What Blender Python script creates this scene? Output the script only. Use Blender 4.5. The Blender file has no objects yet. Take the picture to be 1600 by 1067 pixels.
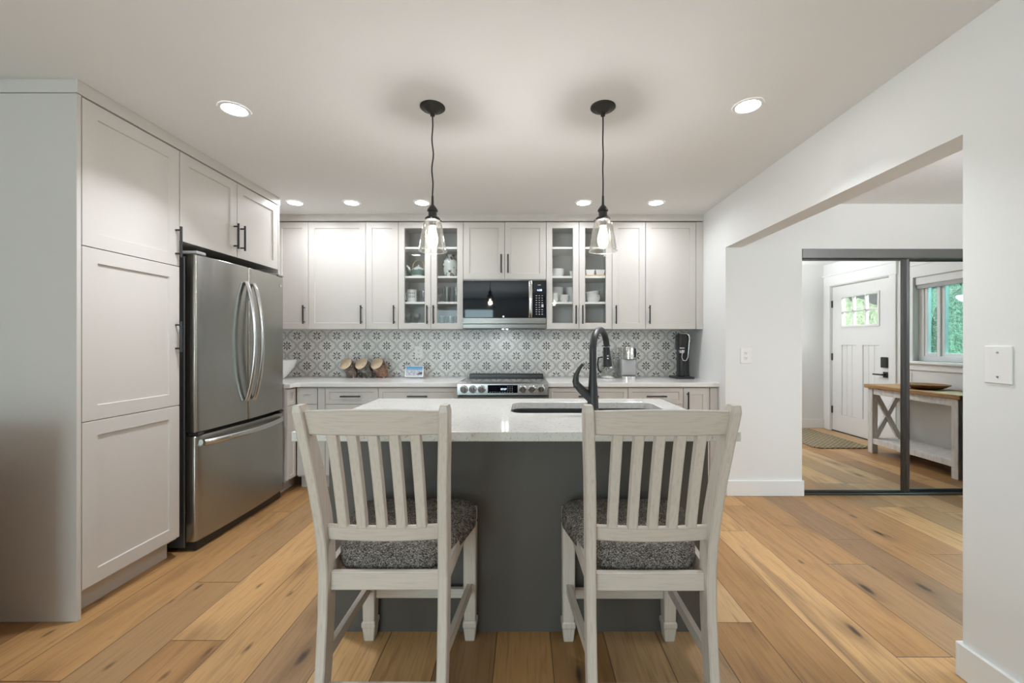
import bpy, bmesh, math, random
from mathutils import Vector, Matrix
random.seed(7)
PI = math.pi
sc = bpy.context.scene
COL = sc.collection

# ------------------------------------------------------------------ camera
cd = bpy.data.cameras.new('camera')
cam = bpy.data.objects.new('camera', cd)
COL.objects.link(cam)
cam.location = (0, -4.14, 1.25)
cam.rotation_euler = (PI / 2, 0, 0)
cd.sensor_width = 36.0
cd.lens = 643.0 / 1600.0 * 36.0
cd.shift_x = -21.0 / 1600.0
cd.shift_y = 2.0 / 1600.0
cd.clip_start = 0.05
sc.camera = cam

# ------------------------------------------------------------------ view, world, daylight
sc.view_settings.view_transform = 'Standard'
sc.view_settings.look = 'None'
sc.view_settings.gamma = 1.0
sc.view_settings.use_curve_mapping = False
sc.view_settings.exposure = 0.55
sc.cycles.use_denoising = True
sc.cycles.sample_clamp_indirect = 6.0
sc.cycles.max_bounces = 10
sc.cycles.diffuse_bounces = 5
sc.cycles.glossy_bounces = 5
sc.cycles.transparent_max_bounces = 16
sc.cycles.caustics_reflective = False
sc.cycles.caustics_refractive = False

world = bpy.data.worlds.new('sky')
sc.world = world
world.use_nodes = True
wn = world.node_tree
wn.nodes.clear()
wo = wn.nodes.new('ShaderNodeOutputWorld')
wb = wn.nodes.new('ShaderNodeBackground')
ws = wn.nodes.new('ShaderNodeTexSky')
ws.sky_type = 'HOSEK_WILKIE'
ws.turbidity = 5.0
ws.ground_albedo = 0.4
ws.sun_direction = Vector((0.3, -0.6, 0.7)).normalized()
wn.links.new(ws.outputs[0], wb.inputs[0])
wb.inputs[1].default_value = 0.5
wn.links.new(wb.outputs[0], wo.inputs[0])


def area(name, loc, rot, sx, sy, power, color):
    l = bpy.data.lights.new(name, 'AREA')
    l.shape = 'RECTANGLE'
    l.size, l.size_y = sx, sy
    l.energy = power
    l.color = color
    o = bpy.data.objects.new(name, l)
    o.location = loc
    o.rotation_euler = rot
    COL.objects.link(o)
    return o


REAR_Y = -7.6
# daylight entering by the big living-room window behind the camera
# and by the entry window
area('daylight_rear', (-1.65, REAR_Y - 0.25, 1.25), (PI / 2, 0, 0), 1.7, 2.0, 84, (0.70, 0.91, 1.0))
area('daylight_entry', (5.5, -1.6, 3.0), (0, math.radians(52), 0), 1.6, 2.6, 220, (0.95, 0.98, 1.0))
area('ceiling_fill_uplight', (-0.7, -5.4, 1.75), (PI, 0, 0), 1.6, 1.6, 24, (0.85, 0.915, 1.0))  # unseen fill light added behind the camera to brighten the ceiling
sun = bpy.data.lights.new('sun', 'SUN')
sun.energy = 6.0
sun.angle = .05
so_ = bpy.data.objects.new('sun', sun)
so_.rotation_euler = Vector((.55, -.5, -.65)).to_track_quat('-Z', 'Y').to_euler()
COL.objects.link(so_)
LAMP = 26.0            # radiance of a recessed lamp's diffuser
LAMP_W = 4.2           # downward beam of a recessed lamp
BULB = 60.0
BULB_W = 10.8          # light of one pendant bulb

# ------------------------------------------------------------------ node helper


class E:
    """A float socket with arithmetic."""
    def __init__(s, nt, sock):
        s.nt, s.s = nt, sock

    def op(s, o, *b, clamp=False):
        n = s.nt.nodes.new('ShaderNodeMath')
        n.operation = o
        n.use_clamp = clamp
        for i, v in enumerate((s,) + b):
            if isinstance(v, E):
                s.nt.links.new(v.s, n.inputs[i])
            else:
                n.inputs[i].default_value = v
        return E(s.nt, n.outputs[0])

    def __add__(s, b): return s.op('ADD', b)
    def __radd__(s, b): return s.op('ADD', b)
    def __sub__(s, b): return s.op('SUBTRACT', b)
    def __rsub__(s, b): return (s * -1.0) + b
    def __mul__(s, b): return s.op('MULTIPLY', b)
    def __rmul__(s, b): return s.op('MULTIPLY', b)
    def __truediv__(s, b): return s.op('DIVIDE', b)
    def lt(s, b): return s.op('LESS_THAN', b)
    def gt(s, b): return s.op('GREATER_THAN', b)
    def abs(s): return s.op('ABSOLUTE')
    def floor(s): return s.op('FLOOR')
    def fract(s): return s.op('FRACT')
    def sqrt(s): return s.op('SQRT')
    def max(s, b): return s.op('MAXIMUM', b)
    def min(s, b): return s.op('MINIMUM', b)
    def sin(s): return s.op('SINE')

    def step(s, lo, hi):
        n = s.nt.nodes.new('ShaderNodeMapRange')
        n.interpolation_type = 'SMOOTHSTEP'
        s.nt.links.new(s.s, n.inputs[0])
        n.inputs[1].default_value = lo
        n.inputs[2].default_value = hi
        return E(s.nt, n.outputs[0])


class M:
    """A material under construction."""
    def __init__(s, name, base=(.8, .8, .8), rough=.5, metal=0.0, spec=.5, **kw):
        s.m = bpy.data.materials.new(name)
        s.m.use_nodes = True
        s.nt = s.m.node_tree
        s.p = s.nt.nodes['Principled BSDF']
        s.p.inputs['Base Color'].default_value = (*base, 1)
        s.p.inputs['Roughness'].default_value = rough
        s.p.inputs['Metallic'].default_value = metal
        s.p.inputs['Specular IOR Level'].default_value = spec
        for k, v in kw.items():
            s.p.inputs[k.replace('_', ' ')].default_value = v

    def coords(s, kind='Object'):
        t = s.nt.nodes.new('ShaderNodeTexCoord')
        x = s.nt.nodes.new('ShaderNodeSeparateXYZ')
        s.nt.links.new(t.outputs[kind], x.inputs[0])
        return [E(s.nt, x.outputs[i]) for i in range(3)]

    def vec(s, x, y, z=0.0):
        n = s.nt.nodes.new('ShaderNodeCombineXYZ')
        for i, v in enumerate((x, y, z)):
            if isinstance(v, E):
                s.nt.links.new(v.s, n.inputs[i])
            else:
                n.inputs[i].default_value = v
        return n.outputs[0]

    def noise(s, v, scale=1.0, detail=2.0, rough=.5, dist=0.0):
        n = s.nt.nodes.new('ShaderNodeTexNoise')
        s.nt.links.new(v, n.inputs['Vector'])
        n.inputs['Scale'].default_value = scale
        n.inputs['Detail'].default_value = detail
        n.inputs['Roughness'].default_value = rough
        n.inputs['Distortion'].default_value = dist
        return E(s.nt, n.outputs[0])

    def voronoi(s, v, scale=1.0, rnd=1.0):
        n = s.nt.nodes.new('ShaderNodeTexVoronoi')
        s.nt.links.new(v, n.inputs['Vector'])
        n.inputs['Scale'].default_value = scale
        n.inputs['Randomness'].default_value = rnd
        return E(s.nt, n.outputs['Distance']), n.outputs['Color']

    def white(s, v):
        n = s.nt.nodes.new('ShaderNodeTexWhiteNoise')
        n.noise_dimensions = '3D'
        s.nt.links.new(v, n.inputs['Vector'])
        return E(s.nt, n.outputs['Value'])

    def mix(s, f, a, b, mode='MIX'):
        n = s.nt.nodes.new('ShaderNodeMix')
        n.data_type = 'RGBA'
        n.blend_type = mode
        if isinstance(f, E):
            s.nt.links.new(f.s, n.inputs[0])
        else:
            n.inputs[0].default_value = f
        for i, v in ((6, a), (7, b)):
            if isinstance(v, tuple):
                n.inputs[i].default_value = (*v, 1)
            else:
                s.nt.links.new(v, n.inputs[i])
        return n.outputs[2]

    def ramp(s, f, stops):
        n = s.nt.nodes.new('ShaderNodeValToRGB')
        s.nt.links.new(f.s, n.inputs[0])
        el = n.color_ramp.elements
        while len(el) < len(stops):
            el.new(0.5)
        for e, (p, c) in zip(el, stops):
            e.position = p
            e.color = (*c, 1)
        return n.outputs[0]

    def color(s, c):
        s.nt.links.new(c, s.p.inputs['Base Color'])
        return s

    def rough(s, e):
        s.nt.links.new(e.s, s.p.inputs['Roughness'])
        return s

    def bump(s, h, strength=.2, dist=.002):
        n = s.nt.nodes.new('ShaderNodeBump')
        n.inputs['Strength'].default_value = strength
        n.inputs['Distance'].default_value = dist
        s.nt.links.new(h.s, n.inputs['Height'])
        s.nt.links.new(n.outputs[0], s.p.inputs['Normal'])
        return s


def emit(name, col, strength):
    m = bpy.data.materials.new(name)
    m.use_nodes = True
    nt = m.node_tree
    nt.nodes.clear()
    o = nt.nodes.new('ShaderNodeOutputMaterial')
    e = nt.nodes.new('ShaderNodeEmission')
    e.inputs[0].default_value = (*col, 1)
    e.inputs[1].default_value = strength
    nt.links.new(e.outputs[0], o.inputs[0])
    return m


def thin_glass(name, tint=(1, 1, 1), lo=.04, hi=.6, rough=.01, gloss=(1, 1, 1)):
    """A thin pane: clear seen straight on, mirroring at the rim."""
    m = bpy.data.materials.new(name)
    m.use_nodes = True
    nt = m.node_tree
    nt.nodes.clear()
    o = nt.nodes.new('ShaderNodeOutputMaterial')
    t = nt.nodes.new('ShaderNodeBsdfTransparent')
    t.inputs[0].default_value = (*tint, 1)
    g = nt.nodes.new('ShaderNodeBsdfGlossy')
    g.inputs['Roughness'].default_value = rough
    g.inputs[0].default_value = (*gloss, 1)
    lw = nt.nodes.new('ShaderNodeLayerWeight')
    lw.inputs[0].default_value = .35
    mr = nt.nodes.new('ShaderNodeMapRange')
    nt.links.new(lw.outputs['Facing'], mr.inputs[0])
    mr.inputs[3].default_value = lo
    mr.inputs[4].default_value = hi
    x = nt.nodes.new('ShaderNodeMixShader')
    nt.links.new(mr.outputs[0], x.inputs[0])
    nt.links.new(t.outputs[0], x.inputs[1])
    nt.links.new(g.outputs[0], x.inputs[2])
    nt.links.new(x.outputs[0], o.inputs[0])
    return m


# ------------------------------------------------------------------ materials
mat = {}
mat['wall'] = M('white_wall_paint', (.80, .80, .785), .65, spec=.3).m
mat['ceil'] = M('ceiling_paint', (.78, .775, .76), .8, spec=.2).m
mm = M('textured_ceiling_paint', (.86, .85, .84), .85, spec=.2)
x, y, z = mm.coords()
mm.bump(mm.noise(mm.vec(x, y, z), 90, 3), .5, .006)
mat['ceil_tex'] = mm.m
mat['trim'] = M('white_trim_paint', (.83, .83, .82), .4).m
mat['cab'] = M('greige_cabinet_paint', (.585, .555, .516), .38, spec=.4).m
mat['cab_in'] = M('cabinet_interior', (.52, .51, .49), .5).m
mat['shelf'] = M('white_shelf', (.80, .79, .77), .45).m
mat['isl'] = M('charcoal_island_paint', (.103, .094, .084), .42, spec=.45).m
mat['black'] = M('matt_black_metal', (.018, .018, .018), .42).m
mat['bronze'] = M('dark_bronze_metal', (.03, .027, .025), .45, .3).m
mat['plastic_black'] = M('black_plastic', (.016, .016, .017), .3).m
mat['black_glass'] = M('black_glass', (.003, .005, .009), .03, spec=.38).m
mat['chrome'] = M('chrome', (.80, .80, .79), .12, 1.0).m
mat['porcelain'] = M('white_porcelain', (.82, .81, .79), .2).m
mat['glass'] = thin_glass('clear_glass', (.97, .975, .97), .012, .5)
mat['shade_glass'] = thin_glass('pendant_glass', (.988, .984, .968), .03, .85)
mat['rim_glass'] = thin_glass('pendant_rim_glass', (.97, .96, .94), .45, .9, .15)
mat['cup_glass'] = thin_glass('drinking_glass', (.84, .85, .84), .06, .65)
mat['pane'] = thin_glass('window_pane', (.93, .97, .96), .03, .5)
mat['teal_pane'] = thin_glass('tinted_window_pane', (.25, .53, .56), .015, .45)
mat['mirror'] = M('mirror_silver', (.90, .915, .905), 0.0, 1.0).m
mat['lamp'] = emit('lamp_diffuser', (1.0, .99, .97), LAMP)
mat['bulb'] = emit('glowing_filament', (1.0, .80, .52), BULB)
mat['digit'] = emit('lit_digits', (.55, .75, 1.0), 2.0)
mat['legend'] = M('printed_legend', (.55, .55, .56), .5).m
mat['track'] = M('grey_metal_track', (.19, .19, .185), .28, .9).m
mat['hinge'] = M('dark_nickel', (.10, .10, .10), .35, .9).m
mat['rubber'] = M('dark_rubber', (.02, .02, .02), .7).m
mat['screw'] = M('nickel_screw', (.5, .5, .5), .3, 1.0).m
mat['slot'] = M('dark_slot', (.03, .03, .03), .8).m
mat['plate'] = M('white_plate_plastic', (.84, .83, .81), .35).m
mat['white_pl'] = M('white_plastic', (.78, .78, .79), .35).m
mat['grey_pl'] = M('grey_plastic', (.36, .36, .355), .4).m


def steel(name, base, rough, axis):
    s = M(name, base, rough, 1.0)
    x, y, z = s.coords()
    if axis == 'z':       # brushed lines running vertically
        v = s.vec(x * 260.0, y * 260.0, z * 2.0)
    else:
        v = s.vec(x * 2.0, y * 260.0, z * 260.0)
    n = s.noise(v, 1.0, 2)
    big = s.noise(s.vec(x * 3.0, y * 3.0, z * .5), 1.0, 1)
    if axis != 'z':
        s.rough(n * .10 + (rough - .05))
    s.bump(n * (.01 if axis == 'z' else .05) + big, .10, .006)
    if axis == 'z':
        tg = s.nt.nodes.new('ShaderNodeTangent')
        tg.direction_type = 'RADIAL'
        tg.axis = 'Z'
        s.nt.links.new(tg.outputs[0], s.p.inputs['Tangent'])
        s.p.inputs['Anisotropic'].default_value = .85
        s.p.inputs['Anisotropic Rotation'].default_value = .25
    return s.m


mat['steel'] = steel('brushed_steel', (.41, .40, .37), .27, 'z')
mat['steel_h'] = steel('brushed_steel_sideways', (.52, .515, .505), .26, 'x')
mat['steel_trim'] = steel('brushed_steel_trim', (.17, .162, .15), .30, 'x')
mat['steel_side'] = M('grey_steel_side', (.11, .11, .108), .4, .6).m
mat['steel_bright'] = M('satin_steel', (.62, .615, .60), .2, 1.0).m
mat['sink_black'] = M('black_sink_composite', (.016, .016, .017), .35).m
mat['sink'] = M('sink_steel', (.50, .50, .49), .28, 1.0).m

# quartz worktop: white with fine specks
q = M('speckled_quartz', (.76, .755, .74), .09, spec=.5)
x, y, z = q.coords()
v = q.vec(x, y, z)
d1, c1 = q.voronoi(v, 170)
d2, c2 = q.voronoi(v, 60)
n = q.noise(v, 14, 3)
sp = (d1.lt(.30)) * (q.noise(v, 60, 1).gt(.54))
sp2 = (d2.lt(.16)) * (q.noise(v, 23, 1).gt(.52))
col = q.mix(n, (.58, .57, .53), (.67, .655, .61))
col = q.mix(sp * .75, col, (.34, .31, .27))
col = q.mix(sp2 * .8, col, (.26, .235, .21))
mat['quartz'] = q.color(col).m

qp = M('plain_white_quartz', (.80, .79, .765), .12, spec=.5)
x, y, z = qp.coords()
mat['quartz_plain'] = qp.color(qp.mix(qp.noise(qp.vec(x, y, z), 30, 3), (.76, .75, .725), (.84, .83, .805))).m

# off-white painted stool wood, brushed along its length, glaze left in the edges
def stool_wood(name, sx, sy, sz):
    w = M(name, (.66, .64, .60), .45, spec=.4)
    x, y, z = w.coords()
    st = w.noise(w.vec(x * sx, y * sy, z * sz), 1.0, 3)
    ge = w.nt.nodes.new('ShaderNodeNewGeometry')
    be = w.nt.nodes.new('ShaderNodeBevel')
    be.samples = 6
    be.inputs['Radius'].default_value = .0032
    vd = w.nt.nodes.new('ShaderNodeVectorMath')
    vd.operation = 'DOT_PRODUCT'
    w.nt.links.new(be.outputs[0], vd.inputs[0])
    w.nt.links.new(ge.outputs['Normal'], vd.inputs[1])
    pt = 1.0 - E(w.nt, vd.outputs['Value'])
    col = w.mix(st.step(.42, .85), (.62, .552, .487), (.52, .45, .383))
    col = w.mix(pt.step(.004, .06) * .62, col, (.20, .17, .14))
    return w.color(col).bump(st, .12, .001).m


mat['stool'] = stool_wood('antique_white_painted_wood', 160.0, 160.0, 7.0)
mat['stool_h'] = stool_wood('antique_white_painted_rail', 7.0, 160.0, 190.0)

# tweed upholstery
f = M('grey_tweed', (.2, .18, .17), .9, spec=.15)
x, y, z = f.coords()
v = f.vec(x, y, z)
u = x * 330.0
w_ = (y + z * 1.0) * 400.0
row = w_.floor()
uu = u + row * .5
cell = f.white(f.vec(uu.floor(), row, (z * 60.0).floor()))
thr = (uu.fract() - .5).abs() * 2.0
thr2 = (w_.fract() - .5).abs() * 2.0
hgt = 1.0 - thr.max(thr2)
blot = f.noise(v, 38, 2)
t = cell * .62 + blot * .30 + hgt * .22
col = f.ramp(t, [(.26, (.042, .033, .027)), (.45, (.125, .106, .092)), (.62, (.21, .186, .166)), (.86, (.46, .42, .38))])
mat['tweed'] = f.color(col).bump(hgt, .6, .002).m

# oak floor planks, running away from the camera
fl = M('oak_planks', (.4, .26, .14), .42, spec=.35)
x, y, z = fl.coords()
u = (x + .35) / .228
row = u.floor()
fu = u.fract()
off = fl.white(fl.vec(row, 3.0, 1.0))
vv = y / 1.52 + off * 9.0
cl = vv.floor()
fv = vv.fract()
pid = fl.white(fl.vec(row, cl, 5.0))
pid2 = fl.white(fl.vec(row, cl, 9.0))
ox = pid * 37.0
gr = fl.noise(fl.vec(x * 7.0 + ox, y * .9 + ox, 0.0), 1.0, 4, .6, .8)
fine = fl.noise(fl.vec(x * 95.0 + ox, y * 4.5, 0.0), 1.0, 3, .6)
mid = fl.noise(fl.vec(x * 26.0 + ox, y * 1.5 + ox, 0.0), 1.0, 3, .55, 1.6)
kd, kc = fl.voronoi(fl.vec(x * 5.2 + ox, y * 1.75 + ox * .7, 0.0), 1.0, 1.0)
kn = fl.noise(fl.vec(x * 22.0 + ox, y * 7.0, 0.0), 1.0, 3)
kd = kd + (kn - .5) * .17
has = fl.noise(fl.vec(x * 2.6 + ox, y * .85 + ox, 2.0), 1.0, 1).gt(.43)
tone = fl.ramp(pid2 * .50 + gr * .50, [(.18, (.25, .129, .049)), (.36, (.385, .205, .080)), (.54, (.51, .287, .116)), (.80, (.61, .372, .167))])
tone = fl.mix(pid.gt(.68) * .55, tone, (.25, .155, .085))
tone = fl.mix((pid * 7.0).fract().gt(.86) * .35, tone, (.62, .45, .27))
tone = fl.mix(gr.step(.52, .72) * .55, tone, (.185, .10, .046))
tone = fl.mix(mid.step(.5, .72) * .40, tone, (.16, .085, .038))
tone = fl.mix(fine.step(.45, .8) * .38, tone, (.14, .075, .034))
halo = (1.0 - kd.step(.03, .36)) * has
core = (1.0 - kd.step(.03, .115)) * has
kd2, kc2 = fl.voronoi(fl.vec(x * 9.0 + ox, y * 3.2 + ox * 1.3, 3.0), 1.0, 1.0)
kd2 = kd2 + (kn - .5) * .30
has2 = fl.noise(fl.vec(x * 3.1 + ox, y * 1.1 + ox, 7.0), 1.0, 1).gt(.52)
core2 = (1.0 - kd2.step(.02, .13)) * has2
tone = fl.mix(core2 * .75, tone, (.07, .036, .016))
tone = fl.mix(halo * .60, tone, (.15, .078, .034))
tone = fl.mix(core * .92, tone, (.024, .015, .009))
ed = fu.min(1.0 - fu)
ee = fv.min(1.0 - fv)
line = (1.0 - ed.step(.002, .011)).max(1.0 - ee.step(.0004, .0018))
tone = fl.mix(line * .92, tone, (.05, .03, .018))
mat['floor'] = fl.color(tone).bump(fine * .3 - line * 2.0, .25, .002).rough(fine * .14 + .34).m

# patterned wall tile, one tile about 200 mm
ti = M('patterned_tile', (.6, .6, .58), .33, spec=.45)
x, y, z = ti.coords()
T = .2003
px = (x - .009) / T + .5
pz = (z - 1.219) / T + .5
a = (px.fract() - .5).abs()
b = (pz.fract() - .5).abs()


def petals(a, b):
    """(axis petals, diagonal petals, centre dot) of a flower at a = b = 0"""
    def petal(r, t, w):
        prof = ((r - .068) * (.228 - r)).max(0.0).sqrt() * (w / .080)
        return (t.abs() - prof).lt(0.0)
    ax = petal(a, b, .029).max(petal(b, a, .029))
    fat = petal(a, b, .034).max(petal(b, a, .034))
    di = petal((a + b) * .7071, (a - b) * .7071, .029)
    dot = (a * a + b * b).lt(.0012)
    return ax, fat, di, dot


ax1, ft1, di1, dt1 = petals(a, b)
ax2, ft2, di2, dt2 = petals(.5 - a, .5 - b)
da = ((a - .235) * (a - .235) + b * b).sqrt() - .215
db = ((a - .265) * (a - .265) + (b - .5) * (b - .5)).sqrt() - .215
upper = b.gt(.25)
dist = db * upper + da * (1.0 - upper)
ok = ((a.gt(.225)) * (1.0 - upper)).max((a.lt(.275)) * upper)
dist = dist.abs()
band = dist.lt(.030) * ok
lines = ((dist - .030).abs().lt(.0085) * ok)
mott = ti.noise(ti.vec(x, z, 0.0), 70, 3)
base = ti.mix(mott, (.72, .705, .675), (.86, .845, .81))
base = ti.mix(band * .30, base, (.34, .335, .32))
base = ti.mix(lines * .80, base, (.16, .155, .15))
base = ti.mix(ft2 * .85, base, (.20, .197, .19))
base = ti.mix(ax1.max(di1).max(di2).max(dt1) * .96, base, (.02, .02, .02))
grout = (.5 - a).lt(.006).max((.5 - b).lt(.006))
base = ti.mix(grout * .35, base, (.25, .245, .235))
mat['tile'] = ti.color(base).m


def wood(name, c0, c1, sx, sy, sz, rough=.5):
    s = M(name, c0, rough)
    x, y, z = s.coords()
    n = s.noise(s.vec(x * sx, y * sy, z * sz), 1.0, 4, .6, 1.2)
    s.color(s.ramp(n, [(.3, c0), (.7, c1)]))
    return s.m


mat['table_top'] = wood('honey_wood', (.30, .155, .055), (.50, .29, .12), 30, 3, 30)
mat['bowl_wood'] = wood('brown_wood', (.17, .078, .026), (.34, .17, .065), 20, 20, 60, .4)
mat['lid_wood'] = wood('pale_beech', (.62, .46, .30), (.78, .63, .46), 14, 60, 60)
mat['white_wash'] = wood('whitewashed_wood', (.60, .575, .54), (.80, .79, .77), 25, 25, 6)
mat['tray_wood'] = wood('light_wood', (.55, .38, .22), (.68, .50, .32), 8, 40, 40)

ju = M('woven_jute', (.4, .33, .22), .95, spec=.1)
x, y, z = ju.coords()
zig = ((y * 9.0).fract() - .5).abs() * 2.0
h = ((x * 16.0 + zig * 1.4).fract())
fn = ju.noise(ju.vec(x * 90.0, y * 90.0, 0.0), 1.0, 2)
wv = (x * 260.0).sin() * (y * 260.0).sin()
col = ju.mix(h.gt(.5), (.43, .36, .25), (.20, .16, .10))
col = ju.mix(fn.step(.4, .7) * .5, col, (.15, .115, .07))
mat['jute'] = ju.color(col).bump(wv + fn, .8, .004).m


def speck(name, cols, scale):
    s = M(name, cols[0], .6)
    x, y, z = s.coords()
    d, c = s.voronoi(s.vec(x, y, z), scale)
    n = s.noise(s.vec(x, y, z), scale * .6, 2)
    s.color(s.ramp(d * .5 + n * .5, [(.25, cols[0]), (.5, cols[1]), (.7, cols[2])]))
    s.bump(d, .8, .006)
    return s.m


mat['fill_a'] = speck('brown_nuts', [(.32, .16, .07), (.15, .06, .025), (.03, .013, .008)], 70)
mat['fill_b'] = speck('dark_nuts', [(.23, .16, .11), (.10, .066, .045), (.03, .02, .014)], 60)
mat['fill_c'] = speck('orange_snacks', [(.62, .26, .08), (.36, .11, .025), (.08, .026, .01)], 85)

tp = M('painted_teapot', (.7, .72, .69), .18)
x, y, z = tp.coords()
hz = tp.noise(tp.vec(x * 40.0, y * 40.0, 0.0), 1.0, 3)
tree = (z - .052 - hz * .05).lt(0.0) * (z - .022).gt(0.0)
col = tp.mix(tree * .85, (.68, .71, .67), (.045, .12, .085))
mat['teapot'] = tp.color(col).m
vs = M('painted_vase', (.6, .64, .6), .15)
x, y, z = vs.coords()
bl = vs.noise(vs.vec(x, y, z), 26, 2)
bl2, _c = vs.voronoi(vs.vec(x, y, z), 42)
col = vs.mix(bl.step(.56, .60) * .9, (.60, .645, .60), (.16, .08, .05))
col = vs.mix(((bl2.lt(.3)) * bl.gt(.5)) * .9, col, (.05, .022, .028))
mat['vase'] = vs.color(col).m
lf = M('hedge_leaves', (.1, .25, .06), .6)
x, y, z = lf.coords()
n = lf.noise(lf.vec(x, y, z), 9, 4, .7)
mat['leaf'] = lf.color(lf.ramp(n, [(.3, (.16, .27, .14)), (.55, (.45, .58, .38)), (.75, (.70, .80, .60))])).bump(n, 1, .1).m
mat['grass'] = M('lawn_green', (.22, .36, .10), .9).m
mat['siding'] = M('pale_green_siding', (.52, .62, .46), .7).m

g_ = bpy.data.materials.new('glowing_bulb_glass')
g_.use_nodes = True
nt = g_.node_tree
nt.nodes.clear()
o_ = nt.nodes.new('ShaderNodeOutputMaterial')
e_ = nt.nodes.new('ShaderNodeEmission')
e_.inputs[0].default_value = (1.0, .84, .58, 1)
e_.inputs[1].default_value = 1.2
t_ = nt.nodes.new('ShaderNodeBsdfTransparent')
x_ = nt.nodes.new('ShaderNodeAddShader')
nt.links.new(t_.outputs[0], x_.inputs[0])
nt.links.new(e_.outputs[0], x_.inputs[1])
nt.links.new(x_.outputs[0], o_.inputs[0])
mat['bulb_glow'] = g_

# ------------------------------------------------------------------ mesh builder


class MB:
    def __init__(s):
        s.bm = bmesh.new()

    def _merge(s, t):
        me = bpy.data.meshes.new('tmp')
        t.to_mesh(me)
        t.free()
        s.bm.from_mesh(me)
        bpy.data.meshes.remove(me)
        return s

    def box(s, x0, x1, y0, y1, z0, z1, bev=0.0, seg=1, rot=None):
        t = bmesh.new()
        bmesh.ops.create_cube(t, size=1.0)
        c = Vector(((x0 + x1) / 2, (y0 + y1) / 2, (z0 + z1) / 2))
        for v in t.verts:
            v.co = Vector((v.co.x * (x1 - x0), v.co.y * (y1 - y0), v.co.z * (z1 - z0)))
        if bev > 0:
            bmesh.ops.bevel(t, geom=t.edges[:], offset=bev, segments=seg, affect='EDGES', profile=.5)
        for v in t.verts:
            if rot is not None:
                v.co = rot @ v.co
            v.co += c
        return s._merge(t)

    def loft(s, rings, close=True, cap=True):
        """rings: lists of points with the same count"""
        t = bmesh.new()
        R = [[t.verts.new(p) for p in r] for r in rings]
        n = len(R[0])
        for i in range(len(R) - 1):
            for j in range(n if close else n - 1):
                k = (j + 1) % n
                t.faces.new((R[i][j], R[i][k], R[i + 1][k], R[i + 1][j]))
        if cap:
            t.faces.new(R[0][::-1])
            t.faces.new(R[-1])
        bmesh.ops.recalc_face_normals(t, faces=t.faces[:])
        return s._merge(t)

    def tube(s, pts, r, n=12, cap=True, flat=None):
        """swept circle (or ellipse with flat=(a,b) factors) through pts"""
        pts = [Vector(p) for p in pts]
        rs = r if isinstance(r, (list, tuple)) else [r] * len(pts)
        rings = []
        prev = None
        for i, p in enumerate(pts):
            d = (pts[min(i + 1, len(pts) - 1)] - pts[max(i - 1, 0)]).normalized()
            if prev is None:
                ref = Vector((0, 0, 1)) if abs(d.z) < .9 else Vector((1, 0, 0))
                u = d.cross(ref).normalized()
            else:
                u = (prev - d * prev.dot(d)).normalized()
            prev = u
            w = d.cross(u)
            fa, fb = flat if flat else (1, 1)
            rings.append([p + (u * math.cos(2 * PI * k / n) * fa + w * math.sin(2 * PI * k / n) * fb) * rs[i] for k in range(n)])
        return s.loft(rings, True, cap)

    def lathe(s, prof, c=(0, 0, 0), n=32, m=None, cap=False):
        """prof: (radius, height) pairs; m an optional rotation matrix"""
        c = Vector(c)
        t = bmesh.new()
        R = []
        for r, h in prof:
            ring = []
            if r < 1e-6:
                p = Vector((0, 0, h))
                ring = [t.verts.new((m @ p if m else p) + c)]
            else:
                for k in range(n):
                    p = Vector((r * math.cos(2 * PI * k / n), r * math.sin(2 * PI * k / n), h))
                    ring.append(t.verts.new((m @ p if m else p) + c))
            R.append(ring)
        for i in range(len(R) - 1):
            A, B = R[i], R[i + 1]
            for k in range(n):
                j = (k + 1) % n
                if len(A) == 1 and len(B) == 1:
                    continue
                if len(A) == 1:
                    t.faces.new((A[0], B[j], B[k]))
                elif len(B) == 1:
                    t.faces.new((A[k], A[j], B[0]))
                else:
                    t.faces.new((A[k], A[j], B[j], B[k]))
        if cap:
            for ring in (R[0], R[-1]):
                if len(ring) > 1:
                    t.faces.new(ring)
        bmesh.ops.recalc_face_normals(t, faces=t.faces[:])
        return s._merge(t)

    def cyl(s, p0, p1, r, n=16):
        return s.tube([p0, p1], r, n)

    def quad(s, *pts):
        vs_ = [s.bm.verts.new(p) for p in pts]
        s.bm.faces.new(vs_)
        return s

    def build(s, name, material, parent=None, smooth=None):
        me = bpy.data.meshes.new(name)
        o = bpy.data.objects.new(name, me)
        COL.objects.link(o)
        if parent is not None:
            o.parent = parent
            W = wpos(parent)
            for v in s.bm.verts:
                v.co -= W
        s.bm.to_mesh(me)
        s.bm.free()
        me.materials.append(mat[material] if isinstance(material, str) else material)
        if smooth:
            for p in me.polygons:
                p.use_smooth = True
            if smooth < 180:
                try:
                    me.set_sharp_from_angle(angle=math.radians(smooth))
                except AttributeError:
                    pass
        return o


def wpos(o):
    v = Vector(o.location)
    while o.parent is not None:
        o = o.parent
        v += Vector(o.location)
    return v


def thing(name, label, cat, loc=(0, 0, 0), group=None):
    o = bpy.data.objects.new(name, None)
    o.empty_display_size = .05
    COL.objects.link(o)
    o.location = loc
    return tag(o, label, cat, group)


def tag(o, label, cat, group=None, kind=None):
    o['label'] = label
    o['category'] = cat
    if group:
        o['group'] = group
    if kind:
        o['kind'] = kind
    return o


def struct(o, label=None):
    o['kind'] = 'structure'
    if label:
        o['label'] = label
    return o


def dup(root, loc, label, group=None):
    r = root.copy()
    COL.objects.link(r)
    r.location = loc
    r['label'] = label
    if group:
        r['group'] = group
    for ch in list(root.children):
        c = ch.copy()
        COL.objects.link(c)
        c.parent = r
        for g in list(ch.children):
            k = g.copy()
            COL.objects.link(k)
            k.parent = c
    return r


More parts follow.
